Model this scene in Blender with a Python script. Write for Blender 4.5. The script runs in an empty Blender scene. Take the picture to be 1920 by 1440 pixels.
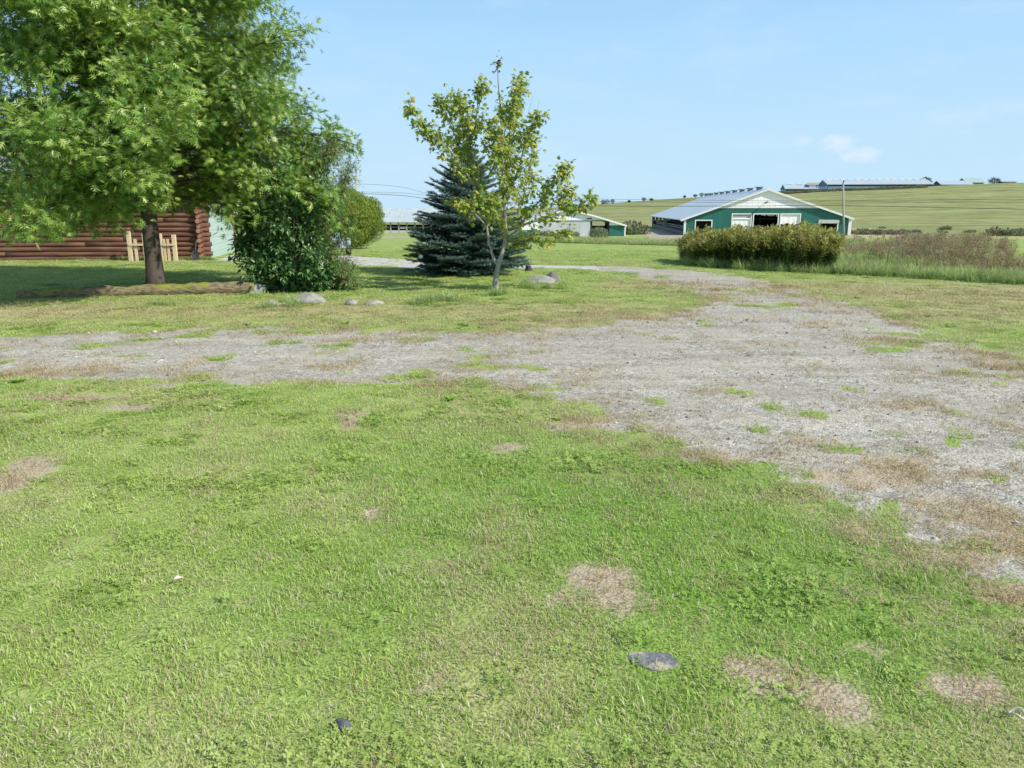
import bpy, math, random
import numpy as np
from mathutils import Vector, Matrix

random.seed(7)
rng = np.random.default_rng(11)
sc = bpy.context.scene
COL = sc.collection
PI = math.pi

# ------------------------------------------------------------------ camera model
F = 1423.0; W0, H0 = 1920, 1440
PITCH = math.radians(12.98); CP, SP = math.cos(PITCH), math.sin(PITCH)
EYE = 1.6

def ray(px, py):
    r = (px - 960) / F; u = (720 - py) / F
    return np.array([r, CP + u * SP, -SP + u * CP])
def P(px, py, Y):
    d = ray(px, py); t = Y / d[1]
    return Vector((d[0] * t, Y, EYE + d[2] * t))

def sstep(a, b, x):
    t = np.clip((np.asarray(x, float) - a) / (b - a), 0, 1)
    return t * t * (3 - 2 * t)

def softplus(x, k):
    x = np.asarray(x, float)
    return np.where(x > 8 * k, x, k * np.log1p(np.exp(np.clip(x / k, -40, 8.1))))

def _hash(ix, iy, seed):
    n = (ix.astype(np.int64) * 374761393 + iy.astype(np.int64) * 668265263 + seed * 1442695041) & 0x7fffffff
    n = ((n ^ (n >> 13)) * 1274126177) & 0x7fffffff
    return ((n ^ (n >> 16)) & 0xffff) / 65535.0
def vnoise(x, y, seed=0):
    x = np.asarray(x, float); y = np.asarray(y, float)
    ix = np.floor(x); iy = np.floor(y); fx = x - ix; fy = y - iy
    fx = fx * fx * (3 - 2 * fx); fy = fy * fy * (3 - 2 * fy)
    a = _hash(ix, iy, seed); b = _hash(ix + 1, iy, seed); c = _hash(ix, iy + 1, seed); d = _hash(ix + 1, iy + 1, seed)
    return (a * (1 - fx) + b * fx) * (1 - fy) + (c * (1 - fx) + d * fx) * fy
def fbm(x, y, sc_=1.0, seed=0, octv=4):
    s = 0; a = 0.5; t = 0
    for k in range(octv):
        s = s + a * vnoise(np.asarray(x) * sc_, np.asarray(y) * sc_, seed + k * 17); t += a
        a *= 0.5; sc_ *= 2.03
    return s / t

def height(x, y):
    x = np.asarray(x, float); y = np.asarray(y, float)
    z = -0.0243 * softplus(y - 28, 1.2)
    z = np.maximum(z, -2.04 + 0 * z) * 1.0
    # hillside on the right
    zc = np.interp(x, [-60, 0, 26, 71, 105, 160, 215, 277, 500, 2500], [-2.6, 0.6, 2.5, 5.7, 8.0, 10.9, 13.1, 15.6, 20, 28])
    t = np.clip((y - 168) / 252.0, 0, 1)
    rise = sstep(0, 1, t) * 0.55 + t * 0.45
    hill = (zc + 2.04) * rise
    back = np.clip((y - 470) / 900.0, 0, 1)
    hill = hill * (1 - 0.6 * back)
    z = z + np.where(y > 168, hill, 0)
    near = np.exp(-(np.maximum(y, 0) / 60.0) ** 2)
    z = z + near * (0.035 * (fbm(x, y, 0.45, 3) - 0.5) + 0.02 * (fbm(x, y, 2.3, 9) - 0.5))
    z = z + np.where(y > 190, 1.2 * (fbm(x, y, 0.02, 21) - 0.5), 0)
    return z
def hz(x, y): return float(height(x, y))
def G(px, py):
    d = ray(px, py)
    lo, hi = 1.0, 900.0
    for i in range(60):
        m = (lo + hi) / 2; t = m / d[1]
        if EYE + d[2] * t > hz(d[0] * t, m): lo = m
        else: hi = m
    t = lo / d[1]
    return np.array([d[0] * t, lo])

# ------------------------------------------------------------------ masks on the ground (world metres)
def poly(pts): return np.array([G(*p) for p in pts])
def sdf(x, y, pg):
    x = np.asarray(x, float).ravel(); y = np.asarray(y, float).ravel()
    d = np.full(x.shape, 1e18); ins = np.zeros(x.shape, bool)
    n = len(pg)
    for i in range(n):
        ax, ay = pg[i]; bx, by = pg[(i + 1) % n]
        ex, ey = bx - ax, by - ay; wx, wy = x - ax, y - ay
        t = np.clip((wx * ex + wy * ey) / (ex * ex + ey * ey + 1e-12), 0, 1)
        d = np.minimum(d, (wx - t * ex) ** 2 + (wy - t * ey) ** 2)
        c = ((ay > y) != (by > y)) & (x < (bx - ax) * (y - ay) / (by - ay + 1e-15) + ax)
        ins ^= c
    return np.where(ins, 1, -1) * np.sqrt(d)      # positive inside

YARD = poly([(-500, 640), (0, 632), (300, 627), (600, 624), (800, 630), (950, 624), (1100, 613), (1230, 593), (1320, 574), (1350, 556),
             (1310, 543), (1250, 528), (1190, 516), (1120, 507), (1100, 499), (1200, 501), (1300, 508), (1390, 520), (1470, 542), (1570, 570),
             (1700, 610), (1800, 648), (1920, 695), (2300, 780), (2300, 1250), (1920, 1108), (1780, 1050), (1640, 988), (1560, 935), (1450, 895), (1330, 860), (1200, 818),
             (1090, 772), (1000, 735), (880, 712), (700, 714), (500, 712), (300, 702), (0, 706), (-500, 700)])
ROAD = poly([(1130, 508), (1080, 504), (1000, 503), (900, 506), (780, 504), (700, 499), (640, 496), (560, 492), (480, 490), (400, 488),
             (420, 481), (450, 474), (560, 477), (640, 480), (700, 483), (780, 488), (900, 494), (1000, 497), (1110, 499)])
PAD = poly([(1200, 432), (1215, 428), (1235, 430), (1290, 441), (1360, 444), (1420, 452), (1330, 454), (1240, 451), (1212, 445)])
TRACK = poly([(560, 446), (700, 446), (900, 447), (900, 443.5), (700, 443), (560, 443)])
PAD2 = poly([(1594, 441), (1640, 441), (1740, 444), (1800, 446), (1740, 439), (1640, 435), (1600, 434)])

def blob(x, y, px, py, rx, ry, k=1.25):
    c = G(px, py); a = G(px + rx, py); b0 = G(px, py - ry); b1 = G(px, py + ry)
    sx = abs(a[0] - c[0]); sy = abs(b0[1] - b1[1]) / 2
    o = np.zeros_like(x)
    m = (np.abs(x - c[0]) < 2.2 * sx) & (np.abs(y - c[1]) < 2.2 * sy)
    if m.any():
        q = ((x[m] - c[0]) / sx) ** 2 + ((y[m] - c[1]) / sy) ** 2
        q = q * (0.35 + 1.3 * fbm(x[m], y[m], 3.6, 55, 5)) * k
        o[m] = np.clip(1.5 - q, 0, 1)
    return o

GREEN_PATCHES = [(1455, 808, 55, 13), (1228, 780, 40, 9), (1050, 724, 65, 10), (880, 745, 80, 15), (560, 722, 90, 9), (1655, 815, 50, 11), (1520, 776, 28, 6),
                 (1850, 895, 55, 16), (1380, 735, 30, 7), (1230, 750, 20, 12), (150, 655, 45, 3), (240, 668, 60, 3),
                 (1000, 660, 20, 3), (1445, 580, 18, 5), (1630, 640, 30, 7), (1420, 545, 40, 7), (1360, 560, 30, 6), (1860, 705, 40, 7), (1600, 728, 20, 6),
                 (1550, 955, 22, 14), (1610, 945, 18, 12), (1530, 1010, 25, 14), (1670, 940, 20, 8), (1400, 870, 60, 14), (1500, 885, 24, 10), (1300, 560, 50, 8),
                 (650, 700, 30, 5), (740, 708, 30, 5), (1800, 780, 30, 6), (1700, 850, 18, 7), (1780, 830, 22, 6), (1560, 845, 25, 10), (120, 690, 40, 3)]
THATCH = [(1900, 800, 80, 25), (1750, 880, 160, 30), (1650, 900, 120, 20), (1800, 960, 140, 40), (1850, 1020, 120, 40), (1400, 722, 60, 9), (1330, 735, 40, 8),
          (1620, 1000, 90, 30), (1500, 830, 60, 15), (1230, 850, 60, 16), (1100, 790, 60, 10), (1890, 715, 60, 8), (1550, 610, 60, 8), (200, 690, 200, 8),
          (100, 700, 160, 10), (560, 690, 200, 6), (1480, 700, 60, 8), (1700, 760, 80, 10), (1650, 640, 60, 9), (1150, 590, 60, 6), (1350, 862, 70, 14), (1480, 925, 80, 18), (1600, 985, 80, 22), (1740, 1050, 110, 28), (1880, 1110, 90, 30), (1250, 830, 60, 10), (620, 715, 90, 6), (820, 722, 60, 6), (400, 712, 90, 5), (1000, 605, 120, 6)]
BARE = [(1118, 1080, 62, 24), (1150, 1130, 45, 18), (1500, 1290, 90, 24), (1590, 1345, 60, 26), (1800, 1290, 75, 34), (660, 790, 22, 18), (640, 775, 18, 10),
        (150, 745, 90, 5), (250, 765, 60, 5), (20, 900, 40, 22), (1420, 1255, 60, 14), (840, 1400, 50, 12), (1000, 1400, 80, 14), (1080, 800, 40, 8),
        (950, 840, 30, 8), (700, 965, 22, 9), (790, 1285, 26, 12), (1030, 1120, 20, 10), (1310, 1170, 30, 14), (1640, 1230, 40, 14), (60, 870, 40, 14)]

def masks(x, y):
    """gravel, thatch(dead brown), dry(yellowing), bare soil, pale road"""
    shp = np.shape(x); x = np.asarray(x, float).ravel(); y = np.asarray(y, float).ravel()
    n1 = fbm(x, y, 0.7, 1); n2 = fbm(x, y, 3.1, 2); n3 = fbm(x, y, 0.25, 5)
    dy = sdf(x, y, YARD)
    e = dy + (n1 - 0.5) * .95 + (n2 - 0.5) * 0.75 + .08 + .22 * sstep(0, -2, x)
    n4 = fbm(x, y, 5.5, 61, 4); n6 = fbm(x, y, 12.0, 63, 3)
    wd = .45 + .75 * sstep(1.0, 4.0, x) * sstep(12, 8, y)
    gravel = sstep(-wd, wd * .9, e + (n4 - .5) * 1.3 * wd + (n6 - .5) * .8 * wd)
    dr = sdf(x, y, ROAD) + (n2 - 0.5) * 0.4 + (n1 - .5) * .4
    road = sstep(-0.12, 0.12, dr)
    dp = np.maximum(sdf(x, y, PAD), sdf(x, y, PAD2)) + (n3 - 0.5) * 3
    road = np.maximum(road, sstep(-1, 1, dp))
    road = np.maximum(road, sstep(-.6, .6, sdf(x, y, TRACK)))
    near = (y > 0) & (y < 40)
    green = np.zeros_like(x); th = np.zeros_like(x); bare = np.zeros_like(x)
    for b in GREEN_PATCHES: green = np.maximum(green, blob(x, y, *b))
    for b in THATCH: th = np.maximum(th, blob(x, y, *b))
    for b in BARE: bare = np.maximum(bare, blob(x, y, *b, k=.72))
    # random small tufts inside the gravel
    green = green * sstep(.40, .62, n4 * .6 + n6 * .4)
    rt = sstep(0.64, 0.74, fbm(x, y, 2.2, 31)) * sstep(2.6, 0.6, dy)
    green = np.maximum(green, rt * .8) * near
    bare *= near; th *= near
    gravel = gravel * (1 - 0.85 * sstep(0.2, 0.7, green))
    edge = np.exp(-(np.abs(dy) / 0.75) ** 2)
    n5 = sstep(.38, .62, fbm(x, y, 1.9, 71)); thatch = np.clip(th * (.4 + .55 * n5) + edge * 0.7 * sstep(0.40, 0.64, n1) * (.3 + .7 * n5) + 0.4 * edge * sstep(.5, .7, n2), 0, 1)
    rightdry = sstep(3.2, 6.5, x) * sstep(13, 9, y) * sstep(2.0, 4.0, y)
    thatch = np.clip(thatch + 0.5 * rightdry * sstep(0.45, 0.62, n1) * n5 * sstep(-2.2, 0.0, dy), 0, 1)
    # yellowing turf: band between the drive and the trees, right verge, random
    p1 = np.exp(-((y - 12.2) / 1.3) ** 2) * sstep(5, 1, x)
    p2 = sstep(5.0, 7.0, x) * sstep(10, 12, y) * sstep(19.5, 15, y)
    p3 = np.exp(-((y - 16.6) / 1.2) ** 2) * sstep(1.2, 2.4, x) * sstep(5.5, 3.5, x)
    dry = np.clip(0.75 * p1 * (0.4 + n1) + 0.7 * p2 * (0.4 + n1) + 0.75 * p3 + 0.55 * sstep(0.5, 0.72, fbm(x, y, 1.1, 41)) * sstep(9, 5, y)
                  + 0.35 * sstep(2.4, 1.6, y) + 0.25 * sstep(0.5, .7, n3), 0, 1)
    lush = np.clip(np.exp(-(((x - 0.6) / 1.5) ** 2 + ((y - 3.9) / 1.5) ** 2)) + .8*np.exp(-(((x - 1.7) / 0.8) ** 2 + ((y - 2.9) / .8) ** 2)), 0, 1) * (0.5 + n1)
    dry = dry * (1 - 0.8 * np.clip(lush, 0, 1))
    dry = np.clip(dry + .7 * sstep(58, 75, y) * sstep(.30, .36, x / np.maximum(y, 1)), 0, 1)
    return [a.reshape(shp) for a in (gravel, thatch, dry, bare, road, np.clip(lush, 0, 1), dy)]

# ------------------------------------------------------------------ node helpers
class NT:
    def __init__(s, tree): s.t = tree; s.n = tree.nodes; s.l = tree.links
    def new(s, typ, **kw):
        nd = s.n.new(typ)
        for k, v in kw.items(): setattr(nd, k, v)
        return nd
    def link(s, a, b): s.l.new(a, b)
    def setin(s, sock, v):
        if isinstance(v, bpy.types.NodeSocket): s.l.new(v, sock)
        elif isinstance(v, (tuple, list)) and len(v) == 3 and sock.type == 'RGBA': sock.default_value = (*v, 1)
        else: sock.default_value = v
    def noise(s, scale, detail=3, vec=None, rough=0.55, out='Fac'):
        nd = s.new('ShaderNodeTexNoise'); nd.inputs['Scale'].default_value = scale; nd.inputs['Detail'].default_value = detail
        nd.inputs['Roughness'].default_value = rough
        if vec: s.link(vec, nd.inputs['Vector'])
        return nd.outputs[out]
    def math(s, op, a, b=None, c=None, clamp=False):
        nd = s.new('ShaderNodeMath', operation=op); nd.use_clamp = clamp
        s.setin(nd.inputs[0], a)
        if b is not None: s.setin(nd.inputs[1], b)
        if c is not None: s.setin(nd.inputs[2], c)
        return nd.outputs[0]
    def ss(s, a, b, x):
        nd = s.new('ShaderNodeMapRange', interpolation_type='SMOOTHSTEP'); s.setin(nd.inputs[0], x)
        nd.inputs[1].default_value = a; nd.inputs[2].default_value = b
        return nd.outputs[0]
    def mr(s, x, a, b, c, d):
        nd = s.new('ShaderNodeMapRange'); s.setin(nd.inputs[0], x)
        for i, v in enumerate((a, b, c, d)): nd.inputs[i + 1].default_value = v
        return nd.outputs[0]
    def mix(s, f, a, b, mode='MIX'):
        nd = s.new('ShaderNodeMix', data_type='RGBA', blend_type=mode)
        s.setin(nd.inputs[0], f); s.setin(nd.inputs[6], a); s.setin(nd.inputs[7], b)
        return nd.outputs[2]
    def attr(s, name, typ='GEOMETRY', out='Fac'):
        nd = s.new('ShaderNodeAttribute', attribute_name=name, attribute_type=typ); return nd.outputs[out]
    def pos(s): return s.new('ShaderNodeNewGeometry').outputs['Position']
    def obj(s): return s.new('ShaderNodeTexCoord').outputs['Object']
    def mapping(s, vec, scale=(1, 1, 1), rot=(0, 0, 0)):
        nd = s.new('ShaderNodeMapping'); s.link(vec, nd.inputs[0]); nd.inputs['Scale'].default_value = scale; nd.inputs['Rotation'].default_value = rot
        return nd.outputs[0]
    def bump(s, h, strength=0.3, dist=0.02):
        nd = s.new('ShaderNodeBump'); nd.inputs['Strength'].default_value = strength; nd.inputs['Distance'].default_value = dist
        s.link(h, nd.inputs['Height']); return nd.outputs[0]
def material(name):
    m = bpy.data.materials.new(name); m.use_nodes = True
    m.node_tree.nodes.clear(); nt = NT(m.node_tree)
    out = nt.new('ShaderNodeOutputMaterial')
    return m, nt, out
def principled(nt, out, col, rough=0.8, normal=None, metal=0.0, spec=0.3):
    b = nt.new('ShaderNodeBsdfPrincipled'); nt.setin(b.inputs['Base Color'], col); nt.setin(b.inputs['Roughness'], rough)
    b.inputs['Metallic'].default_value = metal; b.inputs['Specular IOR Level'].default_value = spec
    if normal: nt.link(normal, b.inputs['Normal'])
    nt.link(b.outputs[0], out.inputs[0]); return b
def simple(name, col, rough=0.7, var=0.15, scale=3.0, metal=0, spec=0.3, bump=0.0, stretch=(1, 1, 1), dirt=None):
    m, nt, out = material(name)
    v = nt.mapping(nt.obj(), stretch)
    n = nt.noise(scale, 5, v); n2 = nt.noise(scale * 7, 3, v)
    f = nt.math('ADD', nt.math('MULTIPLY', n, 0.7), nt.math('MULTIPLY', n2, 0.3))
    k = nt.mr(f, 0.3, 0.7, 1 - var, 1 + var)
    c = nt.mix(1.0, col, k, 'MULTIPLY')
    if dirt: c = nt.mix(nt.ss(0.52, 0.72, n), c, dirt)
    nm = nt.bump(f, bump, 0.02) if bump else None
    principled(nt, out, c, rough, nm, metal, spec)
    return m
def foliage(name, c1, c2, c3=None, trans=0.35, rough=0.5, spec=0.35, hue_scale=0.8, tipcol=None, under=None):
    """leaf material: rnd attribute varies each leaf, world noise varies clumps"""
    m, nt, out = material(name)
    r = nt.attr('rnd'); n = nt.noise(hue_scale, 2, nt.pos())
    f = nt.math('ADD', nt.math('MULTIPLY', r, 0.65), nt.math('MULTIPLY', nt.math('SUBTRACT', n, 0.5), 1.2), clamp=True)
    c = nt.mix(f, c1, c2)
    if c3: c = nt.mix(nt.ss(0.86, 0.98, nt.attr('rnd2')), c, c3)
    if tipcol: c = nt.mix(nt.attr('tip'), c, tipcol)
    if under: c = nt.mix(nt.math('MULTIPLY', nt.new('ShaderNodeNewGeometry').outputs['Backfacing'], .6), c, under)
    b = nt.new('ShaderNodeBsdfPrincipled'); nt.link(c, b.inputs['Base Color']); b.inputs['Roughness'].default_value = rough
    b.inputs['Specular IOR Level'].default_value = spec
    t = nt.new('ShaderNodeBsdfTranslucent'); nt.link(nt.mix(1.0, c, (1.0, 1.0, 0.45), 'MULTIPLY'), t.inputs[0])
    mx = nt.new('ShaderNodeMixShader'); mx.inputs[0].default_value = trans
    nt.link(b.outputs[0], mx.inputs[1]); nt.link(t.outputs[0], mx.inputs[2]); nt.link(mx.outputs[0], out.inputs[0])
    return m

# ------------------------------------------------------------------ mesh helpers
def tag(o, label=None, cat=None, group=None, kind=None):
    if label: o['label'] = label
    if cat: o['category'] = cat
    if group: o['group'] = group
    if kind: o['kind'] = kind
    return o
def np_mesh(name, V, loops, sizes, mat=None, attrs=None, smooth=False):
    me = bpy.data.meshes.new(name)
    V = np.asarray(V, np.float32); loops = np.asarray(loops, np.int32).ravel(); sizes = np.asarray(sizes, np.int32).ravel()
    me.vertices.add(len(V)); me.vertices.foreach_set('co', V.ravel())
    me.loops.add(len(loops)); me.loops.foreach_set('vertex_index', loops)
    me.polygons.add(len(sizes)); starts = np.concatenate([[0], np.cumsum(sizes)[:-1]]).astype(np.int32)
    me.polygons.foreach_set('loop_start', starts)
    me.polygons.foreach_set('use_smooth', np.full(len(sizes), smooth))
    for k, a in (attrs or {}).items():
        at = me.attributes.new(k, 'FLOAT', 'POINT'); at.data.foreach_set('value', np.asarray(a, np.float32).ravel())
    if mat: me.materials.append(mat)
    me.update(calc_edges=True); me.validate()
    return me
def mk(name, me, parent=None, loc=None):
    o = bpy.data.objects.new(name, me); COL.objects.link(o)
    if parent: o.parent = parent
    if loc is not None: o.location = loc
    return o
def empty(name, loc, rz=0, label=None, cat=None, group=None):
    o = bpy.data.objects.new(name, None); COL.objects.link(o); o.location = loc; o.rotation_euler = (0, 0, rz)
    o.empty_display_size = 0.2
    return tag(o, label, cat, group)

class MB:
    def __init__(s): s.v = []; s.f = []
    def add(s, vs, fs):
        b = len(s.v); s.v += [tuple(v) for v in vs]; s.f += [tuple(i + b for i in f) for f in fs]; return s
    def box(s, x0, x1, y0, y1, z0, z1):
        return s.add([(x0, y0, z0), (x1, y0, z0), (x1, y1, z0), (x0, y1, z0), (x0, y0, z1), (x1, y0, z1), (x1, y1, z1), (x0, y1, z1)],
                     [(3, 2, 1, 0), (4, 5, 6, 7), (0, 1, 5, 4), (1, 2, 6, 5), (2, 3, 7, 6), (3, 0, 4, 7)])
    def prism(s, pts, y0, y1):
        """polygon given in x,z (counter-clockwise seen from -y) extruded y0..y1"""
        n = len(pts)
        vs = [(p[0], y0, p[1]) for p in pts] + [(p[0], y1, p[1]) for p in pts]
        fs = [tuple(range(n)), tuple(range(2 * n - 1, n - 1, -1))] + [(i, i + n, (i + 1) % n + n, (i + 1) % n) for i in range(n)]
        return s.add(vs, fs)
    def tube(s, pts, rad, sides=8, cap=True, squash=None):
        pts = [Vector(p) for p in pts]
        if not hasattr(rad, '__len__'): rad = [rad] * len(pts)
        rings = []
        up = Vector((0, 0, 1))
        for i, p in enumerate(pts):
            d = (pts[min(i + 1, len(pts) - 1)] - pts[max(i - 1, 0)])
            if d.length < 1e-9: d = Vector((0, 0, 1))
            d.normalize()
            a = d.cross(up)
            if a.length < 0.1: a = d.cross(Vector((1, 0, 0)))
            a.normalize(); b = d.cross(a)
            if i and (a.dot(pa) < 0): a = -a; b = -b
            pa = a
            rings.append([p + (a * math.cos(2 * PI * k / sides) + b * math.sin(2 * PI * k / sides)) * rad[i] for k in range(sides)])
        vs = [v for r in rings for v in r]; fs = []
        for i in range(len(rings) - 1):
            for k in range(sides):
                fs.append((i * sides + k, i * sides + (k + 1) % sides, (i + 1) * sides + (k + 1) % sides, (i + 1) * sides + k))
        if cap:
            fs.append(tuple(range(sides - 1, -1, -1))); fs.append(tuple((len(rings) - 1) * sides + k for k in range(sides)))
        return s.add(vs, fs)
    def build(s, name, mat, parent=None, smooth=False, loc=None, bevel=0):
        me = bpy.data.meshes.new(name); me.from_pydata(s.v, [], s.f); me.update()
        if smooth: me.polygons.foreach_set('use_smooth', [True] * len(me.polygons))
        me.materials.append(mat)
        o = mk(name, me, parent, loc)
        if bevel:
            b = o.modifiers.new('bevel', 'BEVEL'); b.width = bevel; b.segments = 2; b.limit_method = 'ANGLE'
        return o

# instanced copies of a small template, merged in ONE mesh (leaves of one crown)
def scatter(name, tv, tf, pos, X, Y, Z, scl, mat, extra=None, tip=None, parent=None):
    tv = np.asarray(tv, float); n = len(pos); k = len(tv)
    s = np.asarray(scl).reshape(-1, 1, 1)
    V = pos[:, None, :] + s * (tv[None, :, 0:1] * X[:, None, :] + tv[None, :, 1:2] * Y[:, None, :] + tv[None, :, 2:3] * Z[:, None, :])
    lt = np.concatenate([np.array(f) for f in tf]); sz = np.array([len(f) for f in tf])
    loops = (lt[None, :] + (np.arange(n) * k)[:, None]).ravel(); sizes = np.tile(sz, n)
    attrs = {'rnd': np.repeat(rng.random(n), k), 'rnd2': np.repeat(rng.random(n), k)}
    if tip is not None: attrs['tip'] = np.repeat(tip, k)
    me = np_mesh(name, V.reshape(-1, 3), loops, sizes, mat, attrs)
    return mk(name, me, parent)
def norm(a): return a / (np.linalg.norm(a, axis=-1, keepdims=True) + 1e-9)
def frames(dirs, ups, jit):
    """leaf axes: Y along the leaf, Z its normal"""
    n = len(dirs)
    Y = norm(dirs + jit * rng.normal(size=(n, 3))); Zr = ups + jit * 0.8 * rng.normal(size=(n, 3))
    X = norm(np.cross(Y, Zr)); Z = np.cross(X, Y)
    return X, Y, Z

def lobe(bx, by, tx, ty, w):
    dx, dy = tx - bx, ty - by; L = math.hypot(dx, dy); nx, ny = -dy / L * w, dx / L * w
    return [(bx + nx, by + ny, 0), (bx - nx, by - ny, 0), (tx, ty, -0.06 * L)]
def make_oak_leaf():
    V = [(0, 0, 0), (.07, .45, .03), (0, 1, -.08), (-.07, .45, .03)]; Fc = [(0, 1, 2, 3)]
    for b, tx, ty, w in [(.28, .36, .42, .06), (.5, .42, .78, .075), (.72, .22, .98, .05)]:
        for sg in (1, -1):
            k = len(V); V += lobe(0, b - .05, sg * tx, ty, w); Fc.append((k, k + 1, k + 2))
    return V, Fc
OAK_LEAF = make_oak_leaf()
MAPLE_LEAF = ([(0, 0, 0), (.25, .12, -.05), (.5, .3, -.14), (.26, .42, 0), (.42, .78, -.12), (.14, .66, 0), (0, 1, -.15), (-.14, .66, 0), (-.42, .78, -.12), (-.26, .42, 0), (-.5, .3, -.14), (-.25, .12, -.05), (0, .4, .06)],
              [(12, i, i + 1) for i in range(0, 11)] + [(12, 11, 0)])
OVATE = ([(0, 0, 0), (.24, .35, .08), (.16, .7, .05), (0, 1, -.1), (-.16, .7, .05), (-.24, .35, .08), (0, .45, -.03)],
         [(0, 1, 2, 6), (6, 2, 3), (0, 6, 4, 5), (6, 3, 4)])
NARROW = ([(0, 0, 0), (.09, .4, .03), (0, 1, -.12), (-.09, .4, .03), (0, .45, -.02)], [(0, 1, 4), (1, 2, 4), (4, 2, 3), (0, 4, 3)])
BLADE3 = ([(-.05, 0, 0), (.05, 0, 0), (0, 1, 0)], [(0, 1, 2)])

def curve(p, d, L, n, droop=0.0, wob=0.1, up=0.0):
    """polyline growing from p along d"""
    p = np.array(p, float); d = np.array(d, float); d /= np.linalg.norm(d)
    pts = [p.copy()]
    for i in range(n):
        d = d + np.array([0, 0, up - droop * (i + 1) / n]) * (1.0 / n) * 2 + rng.normal(size=3) * wob / math.sqrt(n)
        d /= np.linalg.norm(d); p = p + d * (L / n); pts.append(p.copy())
    return np.array(pts)
def along(pts, t):
    q = t * (len(pts) - 1); i = min(int(q), len(pts) - 2); f = q - i
    d = pts[i + 1] - pts[i]
    return pts[i] * (1 - f) + pts[i + 1] * f, d / (np.linalg.norm(d) + 1e-9)
def side_dir(d, ang, az):
    d = d / np.linalg.norm(d); a = np.cross(d, [0, 0, 1.0])
    if np.linalg.norm(a) < .1: a = np.array([1.0, 0, 0])
    a /= np.linalg.norm(a); b = np.cross(a, d)
    s = a * math.cos(az) + b * math.sin(az)
    return d * math.cos(ang) + s * math.sin(ang)

# ------------------------------------------------------------------ camera, world, sun
cam_d = bpy.data.cameras.new('camera'); cam = bpy.data.objects.new('camera', cam_d); COL.objects.link(cam)
cam.location = (0, 0, EYE); cam.rotation_euler = (PI / 2 - PITCH, 0, 0)
cam_d.sensor_width = 36; cam_d.lens = 36 * F / W0; cam_d.clip_end = 9000; cam_d.clip_start = 0.05
sc.camera = cam
sc.view_settings.view_transform = 'Standard'; sc.view_settings.look = 'None'; sc.view_settings.exposure = 0

SUN_EL = math.radians(40); sx_, sy_ = 0.866, -0.50
SUN_AZ = math.atan2(sx_, sy_)               # clockwise from +Y
w = bpy.data.worlds.new('World'); sc.world = w; w.use_nodes = True
nt = NT(w.node_tree); w.node_tree.nodes.clear()
out = nt.new('ShaderNodeOutputWorld'); bg = nt.new('ShaderNodeBackground'); sky = nt.new('ShaderNodeTexSky', sky_type='NISHITA')
sky.sun_disc = False; sky.sun_elevation = SUN_EL; sky.sun_rotation = SUN_AZ; sky.altitude = 200; sky.air_density = 1.0; sky.dust_density = 1.2; sky.ozone_density = 1.5
tc = nt.new('ShaderNodeTexCoord').outputs['Generated']
sep = nt.new('ShaderNodeSeparateXYZ'); nt.link(tc, sep.inputs[0])
# small faint fair-weather clouds low in the sky, laid out by direction
cn = nt.noise(9.0, 7, nt.mapping(tc, (1, 1, 3.2)), 0.62)
def cdir(px, py):
    d = ray(px, py); return d / np.linalg.norm(d)
def cloud(px, py, rx, rz, amt):
    c = cdir(px, py)
    vm = nt.new('ShaderNodeVectorMath', operation='SUBTRACT'); nt.link(tc, vm.inputs[0]); vm.inputs[1].default_value = tuple(c)
    mp = nt.mapping(vm.outputs[0], (1 / rx, 1 / rx, 1 / rz), (0, math.radians(-0), 0))
    ln = nt.new('ShaderNodeVectorMath', operation='LENGTH'); nt.link(mp, ln.inputs[0])
    fall = nt.math('SUBTRACT', 1.0, ln.outputs['Value'], clamp=True)
    return nt.math('MULTIPLY', nt.ss(0.40, 0.95, nt.math('ADD', nt.math('MULTIPLY', cn2, 0.95), nt.math('MULTIPLY', fall, 0.42))), nt.math('MULTIPLY', nt.ss(0, .35, fall), amt))
cn2 = nt.noise(55.0, 6, nt.mapping(tc, (1, 1, 1.6)), 0.6)
cl = nt.math('MAXIMUM', cloud(1572, 270, .030, .014, 1.0), cloud(1615, 290, .030, .013, 1.0))
cl = nt.math('MAXIMUM', cl, cloud(1505, 265, .016, .008, .45))
cl = nt.math('MAXIMUM', cl, cloud(1810, 215, .05, .014, .35)); cl = nt.math('MAXIMUM', cl, cloud(1885, 200, .03, .012, .3)); cl = nt.math('MAXIMUM', cl, cloud(1640, 188, .05, .010, .2))
hazy = nt.mix(nt.ss(0.0, .34, sep.outputs[2]), (5.0, 7.15, 8.8), (3.25, 6.15, 9.3))
sk = nt.mix(nt.mr(nt.math('ABSOLUTE', sep.outputs[2]), .18, .75, .93, .12), sky.outputs[0], hazy)
wisp = nt.math('MULTIPLY', nt.ss(0.45, 0.8, cn), 0.16)
sk = nt.mix(wisp, sk, (7.5, 8.0, 8.5))
sk = nt.mix(nt.math('MULTIPLY', cl, 0.5), sk, (7.9, 8.3, 8.9))
nt.link(sk, bg.inputs[0]); bg.inputs[1].default_value = 0.115
nt.link(bg.outputs[0], out.inputs[0])

sd = bpy.data.lights.new('sun', 'SUN'); sd.energy = 5.0; sd.angle = math.radians(0.5); sd.color = (1, .955, .87)
so = bpy.data.objects.new('sun', sd); COL.objects.link(so); so.location = (30, -20, 40)
sv = Vector((sx_ * math.cos(SUN_EL), sy_ * math.cos(SUN_EL), math.sin(SUN_EL)))
so.rotation_euler = sv.to_track_quat('Z', 'Y').to_euler()

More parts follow.
